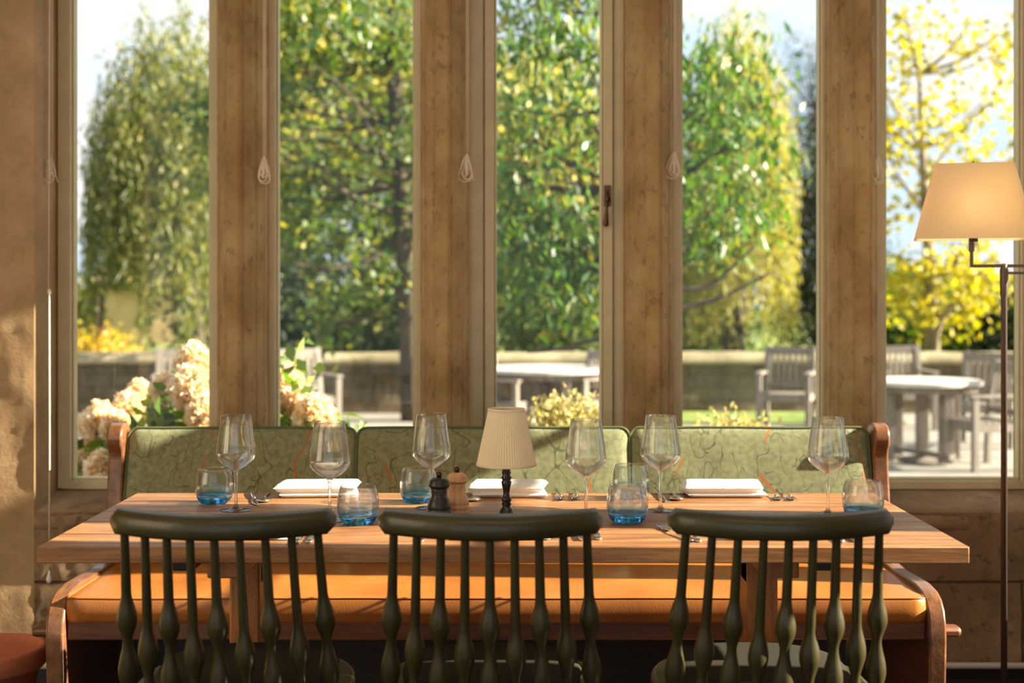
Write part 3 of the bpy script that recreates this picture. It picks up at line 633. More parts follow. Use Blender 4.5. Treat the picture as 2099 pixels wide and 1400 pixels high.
# ------------------------------------------------------------------ glassware
def make_wine():
    g = empty('wine_glass')
    prof = []
    st = [(0.100, 0.006), (0.104, 0.013), (0.112, 0.026), (0.122, 0.039), (0.131, 0.0465), (0.139, 0.0500), (0.148, 0.0502), (0.162, 0.0485), (0.185, 0.0450), (0.210, 0.0412), (0.238, 0.0375)]
    outer = [(r, z) for z, r in st]; inner = [(max(0.0, r - 0.0011), z + (0.0028 if i < 3 else 0.0012 if i < 6 else 0)) for i, (r, z) in enumerate(outer)][::-1]
    m = MB().lathe([(0.0, 0.0995)] + outer + [(0.0371, 0.2386)] + inner + [(0.0, 0.1045)], 56)
    m.build('bowl', 'wine', g)
    MB().lathe([(0.0, 0.0), (0.0395, 0.0), (0.0405, 0.0010), (0.0390, 0.0020), (0.022, 0.0038), (0.010, 0.0062), (0.0055, 0.011), (0.0040, 0.02), (0.0036, 0.055), (0.0040, 0.085), (0.0055, 0.094), (0.0075, 0.0995), (0.0, 0.1)], 40).build('stem', 'stem', g)
    return g
wg = make_wine()
wines = [(484, 1046, 'wine glass beside the blue-based tumbler at the far left of the table'),
         (676, 1068, 'wine glass standing close to the near left tumbler, behind the left chair rail'),
         (884, 1042, 'wine glass behind the black pepper mill'),
         (1201, 1060, 'wine glass between the small table lamp and the pair of tumblers'),
         (1354, 1047, 'wine glass just right of the overlapping pair of tumblers'),
         (1697, 1054, 'rightmost wine glass, near the right end of the table')]
for i, (px, py, lab) in enumerate(wines):
    g = wg if i == 0 else copy_tree(wg); g.location = T(px, py); g.rotation_euler = (0, 0, i * 0.7); tag(g, 'clear empty ' + lab, 'wine glass', 'wine glasses on the table')
def make_tumbler():
    g = empty('water_tumbler')
    facet = lambda i, z: 1 - 0.13 * max(0.0, 1 - z / 0.026) * (0.5 + 0.5 * math.cos(i * 2 * math.pi / 6)) 
    MB().lathe([(0.0, 0.0), (0.030, 0.0), (0.035, 0.0022), (0.0405, 0.008), (0.0445, 0.015), (0.0462, 0.020), (0.0435, 0.0225), (0.034, 0.0190), (0.018, 0.0165), (0.0, 0.0160)], 48, smooth=True, rfun=facet).build('base', 'bluebase', g)
    o_ = [(0.0465, 0.0206), (0.0485, 0.028), (0.0498, 0.040), (0.0498, 0.052), (0.0480, 0.068), (0.0448, 0.082), (0.0420, 0.090)]
    MB().lathe([(0.0445, 0.0230)] + o_ + [(0.0413, 0.0906), (0.0406, 0.090), (0.0432, 0.082), (0.0462, 0.068), (0.0478, 0.052), (0.0477, 0.040), (0.0462, 0.029), (0.0445, 0.0230)], 48, cap=False).build('wall', 'tumbler', g)
    return g
tb = make_tumbler()
tums = [(440, 1032, 'water tumbler with a blue base at the far left, beside the leftmost wine glass'),
        (734, 1074, 'water tumbler with a blue base between the left and middle chair rails'),
        (858, 1030, 'water tumbler with a blue base partly behind the black pepper mill'),
        (1286, 1071, 'nearer water tumbler of the pair with blue bases between the middle and right chairs'),
        (1294, 1022, 'farther water tumbler of the overlapping pair, seen behind the nearer one'),
        (1769, 1062, 'water tumbler with a blue base at the right end, behind the right chair rail')]
for i, (px, py, lab) in enumerate(tums):
    g = tb if i == 0 else copy_tree(tb); g.location = T(px, py); g.rotation_euler = (0, 0, i * 0.37); tag(g, 'rounded ' + lab, 'tumbler', 'blue-based tumblers on the table')

# ------------------------------------------------------------------ napkins, cutlery
def make_napkin(rng, wd=0.205, dp=0.115, h=0.038):
    m = MB()
    for li, (z0, z1, sc, dx) in enumerate([(0.0, h * 0.46, 0.985, 0.002), (h * 0.38, h, 1.0, 0.0)]):
        nx, ny = 26, 14; vs = []; fs = []
        for side in (0, 1):
            for j in range(ny + 1):
                for i in range(nx + 1):
                    u = -1 + 2 * i / nx; v = -1 + 2 * j / ny
                    f = (1 - abs(u) ** 16) * (1 - abs(v) ** 8); f = max(0, f) ** 0.38
                    zm = (z0 + z1) / 2; hz = (z1 - z0) / 2
                    skew = 0.006 * (v if li else -v)
                    w_ = 0.0012 * noise.noise(Vector((u * 4, v * 5, li * 3 + rng)))
                    z = zm + (hz * f if side else -hz * f) + (w_ if side else 0)
                    if li == 0 and not side: z = max(z, 0.0)
                    vs.append((u * wd / 2 * sc + skew + dx, v * dp / 2 * sc, z))
            k = side * (nx + 1) * (ny + 1)
            for j in range(ny):
                for i in range(nx):
                    a = k + j * (nx + 1) + i; q = (a, a + 1, a + nx + 2, a + nx + 1); fs.append(q if side else q[::-1])
        m.add(vs, fs, True)
    return m.build('folded_napkin', 'napkin')
for i, (px, py, wd, lab) in enumerate([(652, 1015, 0.215, 'white folded linen napkin on the far side of the table, behind the second wine glass'),
        (1041, 1015, 0.205, 'white folded linen napkin on the far side of the table, behind the small table lamp'),
        (1480, 1015, 0.215, 'white folded linen napkin on the far side, between the fifth and sixth wine glasses')]):
    o = make_napkin(i * 5.0, wd); o.location = T(px, py); o.rotation_euler = (0, 0, [0.05, -0.03, 0.0][i]); tag(o, lab, 'napkin', 'napkins on the far side of the table')
for i, (px, py, lab) in enumerate([(510, 1100, 'flat white napkin seen through the spindles just below the left chair rail'),
        (1035, 1100, 'flat white napkin seen through the spindles just below the middle chair rail'),
        (1575, 1100, 'flat white napkin seen through the spindles just below the right chair rail')]):
    o = make_napkin(20 + i * 5.0, 0.19, 0.10, 0.014); o.location = T(px, py); tag(o, lab, 'napkin', 'napkins on the near side of the table')
def mk_fork():
    m = MB(); m.tube([(0, -0.095, 0.003), (0, -0.06, 0.0035), (0, 0, 0.006), (0, 0.025, 0.007), (0, 0.038, 0.005)], [0.0055, 0.0052, 0.0026, 0.0026, 0.004], 10, sz=0.45, sx=1.2)
    m.tube([(0, 0.034, 0.005), (0, 0.045, 0.0035), (0, 0.058, 0.0035)], [0.005, 0.0105, 0.0115], 12, sz=0.16)
    for k in range(4):
        x = -0.0096 + 0.0064 * k; m.tube([(x, 0.055, 0.0035), (x, 0.075, 0.003), (x, 0.090, 0.005), (x, 0.100, 0.008)], [0.0021, 0.0019, 0.0016, 0.0008], 6, sz=0.7)
    return m.build('fork', 'steel', weld=False)
def mk_knife():
    m = MB(); m.tube([(0, -0.105, 0.004), (0, -0.06, 0.0045), (0, 0.0, 0.004), (0, 0.01, 0.004)], [0.006, 0.0068, 0.0055, 0.004], 10, sz=0.6)
    m.tube([(0, 0.008, 0.004), (0, 0.03, 0.003), (0.001, 0.08, 0.0025), (-0.002, 0.105, 0.002), (-0.004, 0.118, 0.002)], [0.005, 0.0085, 0.0095, 0.007, 0.001], 10, sz=0.16)
    return m.build('table_knife', 'steel', weld=False)
def mk_spoon():
    m = MB(); m.tube([(0, -0.095, 0.003), (0, -0.06, 0.0035), (0, 0, 0.006), (0, 0.03, 0.007), (0, 0.042, 0.005)], [0.0055, 0.0052, 0.0026, 0.0026, 0.004], 10, sz=0.45, sx=1.2)
    m.tube([(0, 0.038, 0.005), (0, 0.046, 0.0045), (0, 0.06, 0.004), (0, 0.078, 0.004), (0, 0.092, 0.005), (0, 0.098, 0.006)], [0.004, 0.0135, 0.0195, 0.0205, 0.014, 0.002], 14, sz=0.2)
    return m.build('spoon', 'steel', weld=False)
FK, KN, SP = mk_fork(), mk_knife(), mk_spoon(); used = set()
PI = math.pi
cut = [  # proto, px, py, rz, label
 (KN, 520, 1023, PI + 0.25, 'steel table knife to the right of the leftmost wine glass foot'),
 (SP, 545, 1020, PI + 0.10, 'steel spoon lying beside the left napkin on the far side'),
 (KN, 948, 1018, PI, 'steel table knife left of the middle far napkin, behind the mills'),
 (SP, 972, 1018, PI, 'steel spoon touching the left end of the middle far napkin'),
 (FK, 1146, 1016, PI + 0.04, 'left fork of the two lying right of the middle far napkin'),
 (FK, 1180, 1016, PI - 0.04, 'right fork of the two lying right of the middle far napkin'),
 (KN, 1352, 1016, PI, 'steel table knife at the foot of the fifth wine glass'),
 (SP, 1380, 1016, PI, 'steel spoon left of the right-hand far napkin'),
 (FK, 1583, 1016, PI + 0.04, 'left fork of the two lying right of the right-hand far napkin'),
 (FK, 1614, 1016, PI - 0.04, 'right fork of the two lying right of the right-hand far napkin'),
 (FK, 375, 1078, 0.0, 'steel fork with tines just above the left chair rail'),
 (KN, 622, 1098, 0.0, 'steel table knife below the right end of the left chair rail'),
 (SP, 645, 1098, 0.0, 'steel spoon near the end of the left chair rail, right of its knife'),
 (FK, 868, 1096, 0.0, 'steel fork seen through the second and third spindles of the middle chair'),
 (KN, 1188, 1092, 0.0, 'steel table knife seen through the last spindles of the middle chair'),
 (SP, 1222, 1092, 0.0, 'steel spoon at the right end of the middle chair rail'),
 (FK, 1385, 1096, 0.25, 'outer steel fork under the left end of the right chair rail'),
 (FK, 1420, 1096, 0.0, 'inner steel fork under the left part of the right chair rail'),
 (KN, 1702, 1096, 0.0, 'steel table knife seen through the right chair spindles'),
 (SP, 1732, 1096, 0.0, 'steel spoon seen through the last spindles of the right chair')]
for pr, px, py, rz, lab in cut:
    o = pr if pr.name not in used else pr.copy()
    if pr.name in used: COL.objects.link(o)
    used.add(pr.name)
    o.location = T(px, py) + Vector((0, 0, 0.0005)); o.rotation_euler = (0, 0, rz); tag(o, lab, {'fork': 'fork', 'tabl': 'knife', 'spoo': 'spoon'}[pr.name[:4]], 'cutlery on the table')

# ------------------------------------------------------------------ mills and table lamp
def mill(px, py, s, body, name, lab, knob):
    e = empty(name, T(px, py)); tag(e, lab, 'mill')
    sc = lambda pr: [(r * s, z * s) for r, z in pr]
    MB().lathe(sc([(0.0, 0.0), (0.0275, 0.0), (0.0285, 0.002), (0.0285, 0.008), (0.0272, 0.0095), (0.0285, 0.011), (0.0290, 0.020), (0.0275, 0.0215), (0.0285, 0.023), (0.0275, 0.032), (0.0235, 0.043), (0.0195, 0.050), (0.0185, 0.056), (0.0195, 0.066), (0.0205, 0.072), (0.0, 0.072)]), 36).build('body', body, e)
    MB().lathe(sc([(0.0, 0.0725), (0.021, 0.0725), (0.0255, 0.076), (0.0265, 0.080), (0.0235, 0.084), (0.0245, 0.086), (0.022, 0.091), (0.014, 0.096), (0.007, 0.0975), (0.0, 0.098)]), 36).build('head', body, e)
    MB().lathe(sc([(0.0, 0.0978), (0.0055, 0.098), (0.0060, 0.101), (0.0075, 0.104), (0.0068, 0.108), (0.003, 0.111), (0.0, 0.1115)]), 20).build('knob', knob, e)
    return e
mill(900, 1062, 1.02, 'blackwood', 'pepper_mill', 'squat black turned wooden pepper mill with a metal knob', 'bronze')
mill(937, 1052, 1.04, 'beech', 'salt_mill', 'squat pale beech salt mill standing behind the black pepper mill', 'bronze')
e = empty('table_lamp', T(1038, 1060)); tag(e, 'small table lamp with a pleated cream shade on a black turned stem', 'lamp')
MB().lathe([(0, 0), (0.036, 0), (0.037, 0.002), (0.034, 0.005), (0.020, 0.008), (0.0165, 0.014), (0.0145, 0.020), (0.011, 0.024), (0.009, 0.028), (0.0125, 0.032), (0.009, 0.037), (0.0125, 0.041), (0.0125, 0.046), (0.009, 0.050), (0.0075, 0.058), (0.0085, 0.066), (0.0115, 0.080), (0.0125, 0.086), (0.0095, 0.090), (0.0125, 0.094), (0.0125, 0.098), (0.009, 0.102), (0.0115, 0.108), (0.0095, 0.114), (0.0115, 0.120), (0.0115, 0.128), (0.010, 0.134), (0.006, 0.140), (0.006, 0.21), (0, 0.21)], 32).build('stem', 'black', e)
MB().lathe([(0, 0.1275), (0.034, 0.1275), (0.034, 0.1295), (0, 0.1295)], 28).build('shade_plate', 'black', e)
K = 66
def pleat(i, z): return 1 + (0.016 if i % 2 else -0.016)
z0, z1, r0, r1 = 0.128, 0.264, 0.0715, 0.0440
pr = [(r0, z0 + 0.004), (r1, z1 - 0.004)]
m = MB().lathe([(r0 + (r1 - r0) * q / 8, z0 + 0.003 + (z1 - z0 - 0.006) * q / 8) for q in range(9)], K * 2, rfun=pleat, smooth=False, cap=False)
m.lathe([(r0 - 0.003 + (r1 - r0) * q / 8, z0 + 0.003 + (z1 - z0 - 0.006) * q / 8) for q in range(9)], K, cap=False)
sh = m.build('lamp_shade', 'shade', e)
m = MB().lathe([(r0 - 0.0035, z0 - 0.002), (r0 + 0.0022, z0 - 0.002), (r0 + 0.0017, z0 + 0.005), (r0 - 0.0035, z0 + 0.005), (r0 - 0.0035, z0 - 0.002)], 64, cap=False)
m.build('lower_trim', 'shade', sh); m = MB()
m.lathe([(r1 - 0.0035, z1 - 0.005), (r1 + 0.0020, z1 - 0.005), (r1 + 0.0012, z1 + 0.001), (r1 - 0.0035, z1 + 0.001), (r1 - 0.0035, z1 - 0.005)], 64, cap=False)
m.build('upper_trim', 'shade', sh)

# ------------------------------------------------------------------ floor lamp
LD = 4.15
e = empty('floor_lamp', (P(2058, 600, LD).x, LD, 0)); O = Vector(e.location); tag(e, 'dark bronze swing-arm floor lamp with a tapered rectangular cream shade', 'lamp')
zt = P(0, 545, LD).z
MB().lathe([(0, 0), (0.135, 0), (0.135, 0.010), (0.125, 0.016), (0.02, 0.022), (0.014, 0.03), (0, 0.03)], 40).build('base', 'lampmetal', e)
MB().lathe([(0.0095, 0.025), (0.0095, zt - 0.10), (0.0115, zt - 0.09), (0.0125, zt - 0.06), (0.0125, zt - 0.012), (0.010, zt - 0.004), (0.010, zt + 0.006), (0, zt + 0.008)], 20).build('pole', 'lampmetal', e)
sx_ = P(1995, 500, LD).x - O.x; ex = 0.20
m = MB(); m.bar((ex, 0.0, zt), (sx_, 0.0, zt), 0.008, 0.010); m.bar((sx_, 0, zt - 0.004), (sx_, 0, zt + 0.085), 0.010, 0.010)
m.bar((0, 0, zt - 0.022), (ex, 0.0, zt - 0.022), 0.008, 0.008); m.tube([(ex, 0, zt - 0.03), (ex, 0, zt + 0.012)], 0.008, 12)
m.tube([(sx_, 0, zt + 0.045), (sx_, 0, zt + 0.075)], 0.0085, 12)
m.build('swing_arm', 'lampmetal', e, bevel=0.0012)
MB().tube([(sx_, 0, zt + 0.075), (sx_, 0, zt + 0.13)], 0.014, 14).build('bulb_socket', 'lampmetal', e)
bl = bpy.data.lights.new('bulb_light', 'POINT'); bl.energy = 0.45; bl.color = (1.0, 0.78, 0.56); bl.shadow_soft_size = 0.03
bo = bpy.data.objects.new('bulb_light', bl); COL.objects.link(bo); bo.parent = e; bo.location = (sx_, 0, zt + 0.17)
# shade: rectangular pyramid with softened corners, turned a little
zb_, ztp = P(0, 491, LD).z, P(0, 334, LD - 0.05).z
m = MB(); vs = []; fs = []; n = 0
def rr(wx, wy, r=0.012):
    out = []
    for (cx, cy, a0) in ((wx - r, wy - r, 0), (-wx + r, wy - r, 90), (-wx + r, -wy + r, 180), (wx - r, -wy + r, 270)):
        for k in range(5):
            a = math.radians(a0 + 90 * k / 4); out.append((cx + r * math.cos(a), cy + r * math.sin(a)))
    return out
rows = [(rr(0.175, 0.105), zb_), (rr(0.115, 0.066), ztp), (rr(0.1135, 0.0645), ztp), (rr(0.1735, 0.1035), zb_)]
vs = [(x, y, z) for r_, z in rows for (x, y) in r_]; k = 20
fs = [(a * k + i, a * k + (i + 1) % k, ((a + 1) % 4) * k + (i + 1) % k, ((a + 1) % 4) * k + i) for a in range(4) for i in range(k)]
sh = MB().add(vs, fs, False).build('lamp_shade', 'bigshade', e); sh.location = (sx_, 0, 0); sh.rotation_euler = (0, 0, math.radians(-15))
m = MB()
for (x, y) in ((0.113, 0), (-0.113, 0), (0, 0.064), (0, -0.064)): m.tube([(0, 0, ztp - 0.012), (x, y, ztp - 0.004)], 0.0016, 6)
m.tube([(0, 0, zt + 0.12), (0, 0, ztp + 0.01)], 0.003, 8)
m.build('shade_carrier', 'lampmetal', e).location = (sx_, 0, 0)
e.children[-1].rotation_euler = (0, 0, math.radians(-15))

# ------------------------------------------------------------------ terracotta pot
e = empty('terracotta_pot', (-1.525, 3.90, 0)); tag(e, 'terracotta plant pot on the floor at the left end of the bench', 'plant pot')
MB().lathe([(0, 0), (0.098, 0), (0.102, 0.004), (0.138, 0.198), (0.152, 0.203), (0.158, 0.210), (0.161, 0.255), (0.158, 0.264), (0.150, 0.266), (0.143, 0.262), (0.139, 0.238), (0.118, 0.105), (0.10, 0.10)], 64, cap=False).build('pot', 'terracotta', e)
MB().lathe([(0.118, 0.105), (0.08, 0.115), (0.0, 0.118)], 40, cap=False).build('soil', 'soil', e)

# ------------------------------------------------------------------ blind cords with their cleats
def cord(px, lab, long=False, y=4.585, zc_px=345):
    c = P(px, zc_px, y); e = empty('blind_string', c); tag(e, lab, 'blind cord', 'blind cords on the window mullions')
    m = MB()
    m.tube([(0.0, 0.0, 0.045), (0.0005, 0, 0.4), (0, 0.0, 1.2)], 0.0016, 6); m.tube([(0.006, 0, 0.045), (0.0062, 0, 0.4), (0.006, 0.0, 1.2)], 0.0016, 6)
    rnd = random.Random(px)
    for k in range(3):
        w_ = 0.010 + 0.0035 * k + rnd.uniform(-0.002, 0.003); dx = rnd.uniform(-0.006, 0.008); b_ = -0.032 - 0.011 * k - rnd.uniform(0, 0.008)
        loop = [(0.003, -0.004, 0.042), (-w_ * 0.6 + dx, -0.010, 0.012), (-w_ * 1.2 + dx, -0.011, b_ + 0.016), (dx * 1.4, -0.012 - 0.002 * k, b_), (w_ * 1.1 + dx, -0.012, b_ + 0.018), (w_ * 0.5 + dx, -0.010, 0.012), (0.004, -0.005, 0.042)]
        m.tube(catmull(loop, 5), 0.0019, 6)
    m.tube(catmull([(0.004, -0.006, 0.03), (0.016, -0.008, -0.01), (0.020 + rnd.uniform(0, 0.008), -0.008, -0.05)], 5), 0.0017, 6)
    m.build('cord', 'cord', e)
    cl = MB(); cl.box(-0.005, 0.005, -0.006, 0.004, -0.022, 0.022); cl.tube([(0, -0.008, -0.034), (0, -0.010, 0), (0, -0.008, 0.034)], [0.003, 0.005, 0.003], 8)
    cl.build('cleat', 'cord', e, bevel=0.001)
    return e
cord(540, 'cream blind cord looped on a cleat at the right edge of the leftmost stone mullion')
cord(956, 'cream blind cord wound on a cleat beside the left edge of the opening casement', zc_px=340)
cord(1381, 'cream blind cord looped on a cleat on the third mullion, right of the window latch', zc_px=335)
cord(1797, 'cream blind cord on a cleat on the rightmost mullion beside the floor lamp', zc_px=345)
def longcord(px, D, ztop_px, zjoin_px, zend_px, lab):
    c = P(px, zend_px, D); e = empty('blind_pull', c); tag(e, lab, 'blind cord')
    zj = P(px, zjoin_px, D).z - c.z
    m = MB(); m.tube([(0, 0, 0.03), (0.001, 0, zj * 0.5), (0, 0, zj)], 0.0026, 8); m.tube([(-0.002, 0, zj), (0, 0, zj + 0.5), (0.002, 0, 3.0 - c.z)], 0.0016, 6)
    m.build('cord', 'cord', e)
    MB().lathe([(0, 0), (0.006, 0.002), (0.0095, 0.010), (0.009, 0.018), (0.0045, 0.032), (0.0035, 0.042), (0, 0.043)], 16).build('acorn_pull', 'pull', e)
    MB().lathe([(0, zj - 0.010), (0.0045, zj - 0.008), (0.006, zj + 0.006), (0, zj + 0.010)], 12).build('connector', 'pull', e)
longcord(101, 4.40, 0, 598, 1196, 'long white cord with an acorn pull hanging beside the left stone pier')
c = P(104, 345, 4.60)
cord(104, 'cream blind cord on a cleat high in the reveal of the left stone pier', y=4.62, zc_px=345)

# ------------------------------------------------------------------ terrace and garden
GZ = -0.25
struct(MB().box(-14, 16, 4.86, 17.6, GZ - 0.1, GZ).build('ground', 'paving'))
tag(bpy.data.objects['ground'], kind='structure')
lawn = MB().box(-60, 60, 17.6, 120, GZ - 0.1, GZ + 0.02).build('lawn', 'grass'); lawn['kind'] = 'structure'
strip = MB().box(1.6, 4.6, 15.6, 16.9, GZ, GZ + 0.03).build('grass_patch', 'grass'); tag(strip, 'strip of grass at the foot of the low garden wall', 'grass', kind='stuff')
def gwall():
    e = empty('garden_wall', (1.0, 17.2, GZ)); tag(e, 'low lichened stone garden wall with a rounded coping along the terrace', 'wall')
    nx = 400; m = MB(); vs = []; fs = []
    prof_ = [(-0.20, 0.0), (-0.20, 0.2), (-0.20, 0.4), (-0.20, 0.62), (0.20, 0.62), (0.20, 0.0)]
    for i in range(nx + 1):
        x = -14 + 28 * i / nx
        for (y, z) in prof_:
            a = 0.02 * noise.noise(Vector((x * 3, y * 3, z * 5))); vs.append((x, y + a, z))
    for i in range(nx):
        for j in range(5): a = i * 6 + j; fs.append((a, a + 1, a + 7, a + 6))
    m.add(vs, fs, False).build('wall_body', 'gardenwall', e, weld=False)
    vs = []; fs = []
    cp = [(-0.26, 0.62), (-0.27, 0.68), (-0.20, 0.74), (0.0, 0.77), (0.20, 0.74), (0.27, 0.68), (0.26, 0.62)]
    for i in range(nx + 1):
        x = -14 + 28 * i / nx
        for (y, z) in cp:
            a = 0.018 * noise.noise(Vector((x * 2.2, y * 2, z * 2 + 9))); vs.append((x, y + a, z + (a if z > 0.63 else 0)))
    for i in range(nx):
        for j in range(6): a = i * 7 + j; fs.append((a, a + 1, a + 8, a + 7))
        fs.append((i * 7 + 6, i * 7, i * 7 + 7, i * 7 + 13))
    MB().add(vs, fs, True).build('coping', 'coping', e, weld=False)
gwall()
def at(px, foot_y):
    D = (CAMZ - GZ) * F / (foot_y - HY); return Vector(((px - CX) / F * D, D, GZ))
def garden_chair():
    c = empty('garden_armchair')       # looks to -Y
    def part(m, n_): return m.build(n_, 'teak', c, bevel=0.003)
    for sx in (-1, 1):
        m = MB(); m.bar((sx * 0.255, 0.20, 0), (sx * 0.255, 0.22, 0.45), 0.055, 0.05); m.bar((sx * 0.255, 0.22, 0.44), (sx * 0.255, 0.30, 0.93), 0.055, 0.045); part(m, 'back_post')
        part(MB().bar((sx * 0.265, -0.24, 0), (sx * 0.265, -0.24, 0.63), 0.055, 0.055), 'front_leg')
        part(MB().bar((sx * 0.265, -0.29, 0.645), (sx * 0.265, 0.25, 0.645), 0.075, 0.026), 'armrest')
        part(MB().bar((sx * 0.26, -0.22, 0.37), (sx * 0.26, 0.21, 0.37), 0.03, 0.07), 'side_rail')
    part(MB().bar((-0.24, -0.24, 0.37), (0.24, -0.24, 0.37), 0.03, 0.07), 'front_rail')
    part(MB().bar((-0.24, 0.29, 0.875), (0.24, 0.29, 0.875), 0.028, 0.09), 'top_rail')
    part(MB().bar((-0.24, 0.225, 0.49), (0.24, 0.225, 0.49), 0.028, 0.05), 'lower_rail')
    for k in range(7):
        x = -0.20 + 0.4 * k / 6; part(MB().bar((x, 0.228, 0.50), (x, 0.285, 0.85), 0.012, 0.034, up=(1, 0, 0)), 'back_slat')
    m = MB()
    for k in range(7): m.box(-0.25, 0.25, -0.255 + k * 0.066, -0.255 + k * 0.066 + 0.054, 0.405, 0.427)
    part(m, 'seat')
    return c
gc = garden_chair()
gchairs = [(1612, 883, -0.35, 'weathered teak armchair alone by the stone wall, left of the rightmost mullion'),
           (1853, 878, 0.05, 'weathered teak armchair tucked behind the right-hand round table'),
           (2015, 958, -1.35, 'weathered teak armchair at the near right of the right-hand round table, side on'),
           (2022, 912, -0.5, 'weathered teak armchair behind the floor lamp pole, at the right of the round table'),
           (628, 893, 0.55, 'weathered teak armchair behind the hydrangea heads, seen in the second window'),
           (1038, 905, 1.1, 'weathered teak armchair at the left of the long pale table behind the small table lamp'),
           (1200, 900, -0.9, 'weathered teak armchair at the right of the pale table in the middle window'),
           (372, 893, 0.2, 'weathered teak armchair half hidden behind the tallest hydrangea head')]
for i, (px, fy, rz, lab) in enumerate(gchairs):
    c = gc if i == 0 else copy_tree(gc); c.location = at(px, fy); c.rotation_euler = (0, 0, rz)
    tag(c, lab, 'garden chair', 'teak armchairs on the terrace')
def gtable(px, fy, r, lab):
    e = empty('round_garden_table', at(px, fy)); tag(e, lab, 'garden table')
    MB().lathe([(0, 0.700), (r - 0.02, 0.700), (r, 0.706), (r, 0.732), (r - 0.008, 0.742), (0, 0.742)], 56, smooth=False).build('table_top', 'teak_top', e)
    MB().lathe([(r - 0.12, 0.64), (r - 0.09, 0.64), (r - 0.09, 0.70), (r - 0.12, 0.70), (r - 0.12, 0.64)], 40, cap=False).build('apron', 'teak', e)
    for k in range(4):
        a = k * PI / 2 + 0.35; x, y = math.cos(a) * (r - 0.17), math.sin(a) * (r - 0.17)
        MB().box(x - 0.04, x + 0.04, y - 0.04, y + 0.04, 0.02, 0.70).build('leg', 'teak', e, bevel=0.004)
    for k in range(2):
        a = k * PI / 2 + 0.35; x, y = math.cos(a) * (r - 0.1), math.sin(a) * (r - 0.1)
        MB().bar((-x, -y, 0.03 + k * 0.05), (x, y, 0.03 + k * 0.05), 0.07, 0.05).build('cross_foot', 'teak', e, bevel=0.004)
    MB().box(-0.05, 0.05, -0.05, 0.05, 0.05, 0.70).build('column', 'teak', e, bevel=0.004)
gtable(1890, 945, 0.53, 'round weathered teak table on the terrace beside the floor lamp')
gtable(1120, 897, 0.72, 'pale round teak table on the terrace behind the small table lamp')

# ---- foliage
def leaves(name, mat, pos, ddir, L_, W_, seed, parent=None):
    rs = np.random.RandomState(seed); n = len(pos)
    d = ddir / (np.linalg.norm(ddir, axis=1, keepdims=True) + 1e-9)
    s = np.cross(d, rs.normal(size=(n, 3))); s /= (np.linalg.norm(s, axis=1, keepdims=True) + 1e-9)
    ln = L_ * rs.uniform(0.6, 1.3, (n, 1)); wd = W_ * rs.uniform(0.7, 1.2, (n, 1))
    nrm = np.cross(d, s) * ln * 0.12
    v = np.empty((n, 4, 3), np.float32)
    v[:, 0] = pos; v[:, 1] = pos + d * ln * 0.5 + s * wd * 0.5 + nrm; v[:, 2] = pos + d * ln; v[:, 3] = pos + d * ln * 0.5 - s * wd * 0.5 + nrm
    me = bpy.data.meshes.new(name); me.vertices.add(n * 4); me.vertices.foreach_set('co', v.reshape(-1))
    me.loops.add(n * 4); me.loops.foreach_set('vertex_index', np.arange(n * 4, dtype=np.int32))
    me.polygons.add(n); me.polygons.foreach_set('loop_start', np.arange(0, n * 4, 4, dtype=np.int32))
    try: me.polygons.foreach_set('loop_total', np.full(n, 4, np.int32))
    except Exception: pass
    me.update(calc_edges=True); me.validate()
    me.materials.append(M[mat]); o = bpy.data.objects.new(name, me); COL.objects.link(o)
    if parent: o.parent = parent; o.matrix_parent_inverse = Matrix.Translation(-parent.location)
    return o
def clusters(rs, c, rad, ncl, per, cr, shell=0.35):
    """leaf positions in clumps spread through an ellipsoid"""
    u = rs.normal(size=(ncl, 3)); u /= np.linalg.norm(u, axis=1, keepdims=True)
    rr_ = rs.uniform(shell, 1, (ncl, 1)) ** 0.6
    cc = np.array(c) + u * rr_ * np.array(rad)
    p = np.repeat(cc, per, axis=0); off = rs.normal(size=p.shape) * cr * np.array([1, 1, 0.75]); return p + off, cc
def pxbox(x0, x1, y0, y1, D, dep):
    a = P(x0, y1, D); b_ = P(x1, y0, D); return (((a.x + b_.x) / 2, D, (a.z + b_.z) / 2), ((b_.x - a.x) / 2, dep, (b_.z - a.z) / 2))
def branch(m, pts, r0, r1, k=5):
    q = catmull(pts, k); n_ = len(q); m.tube(q, [r0 + (r1 - r0) * i / (n_ - 1) for i in range(n_)], 8)
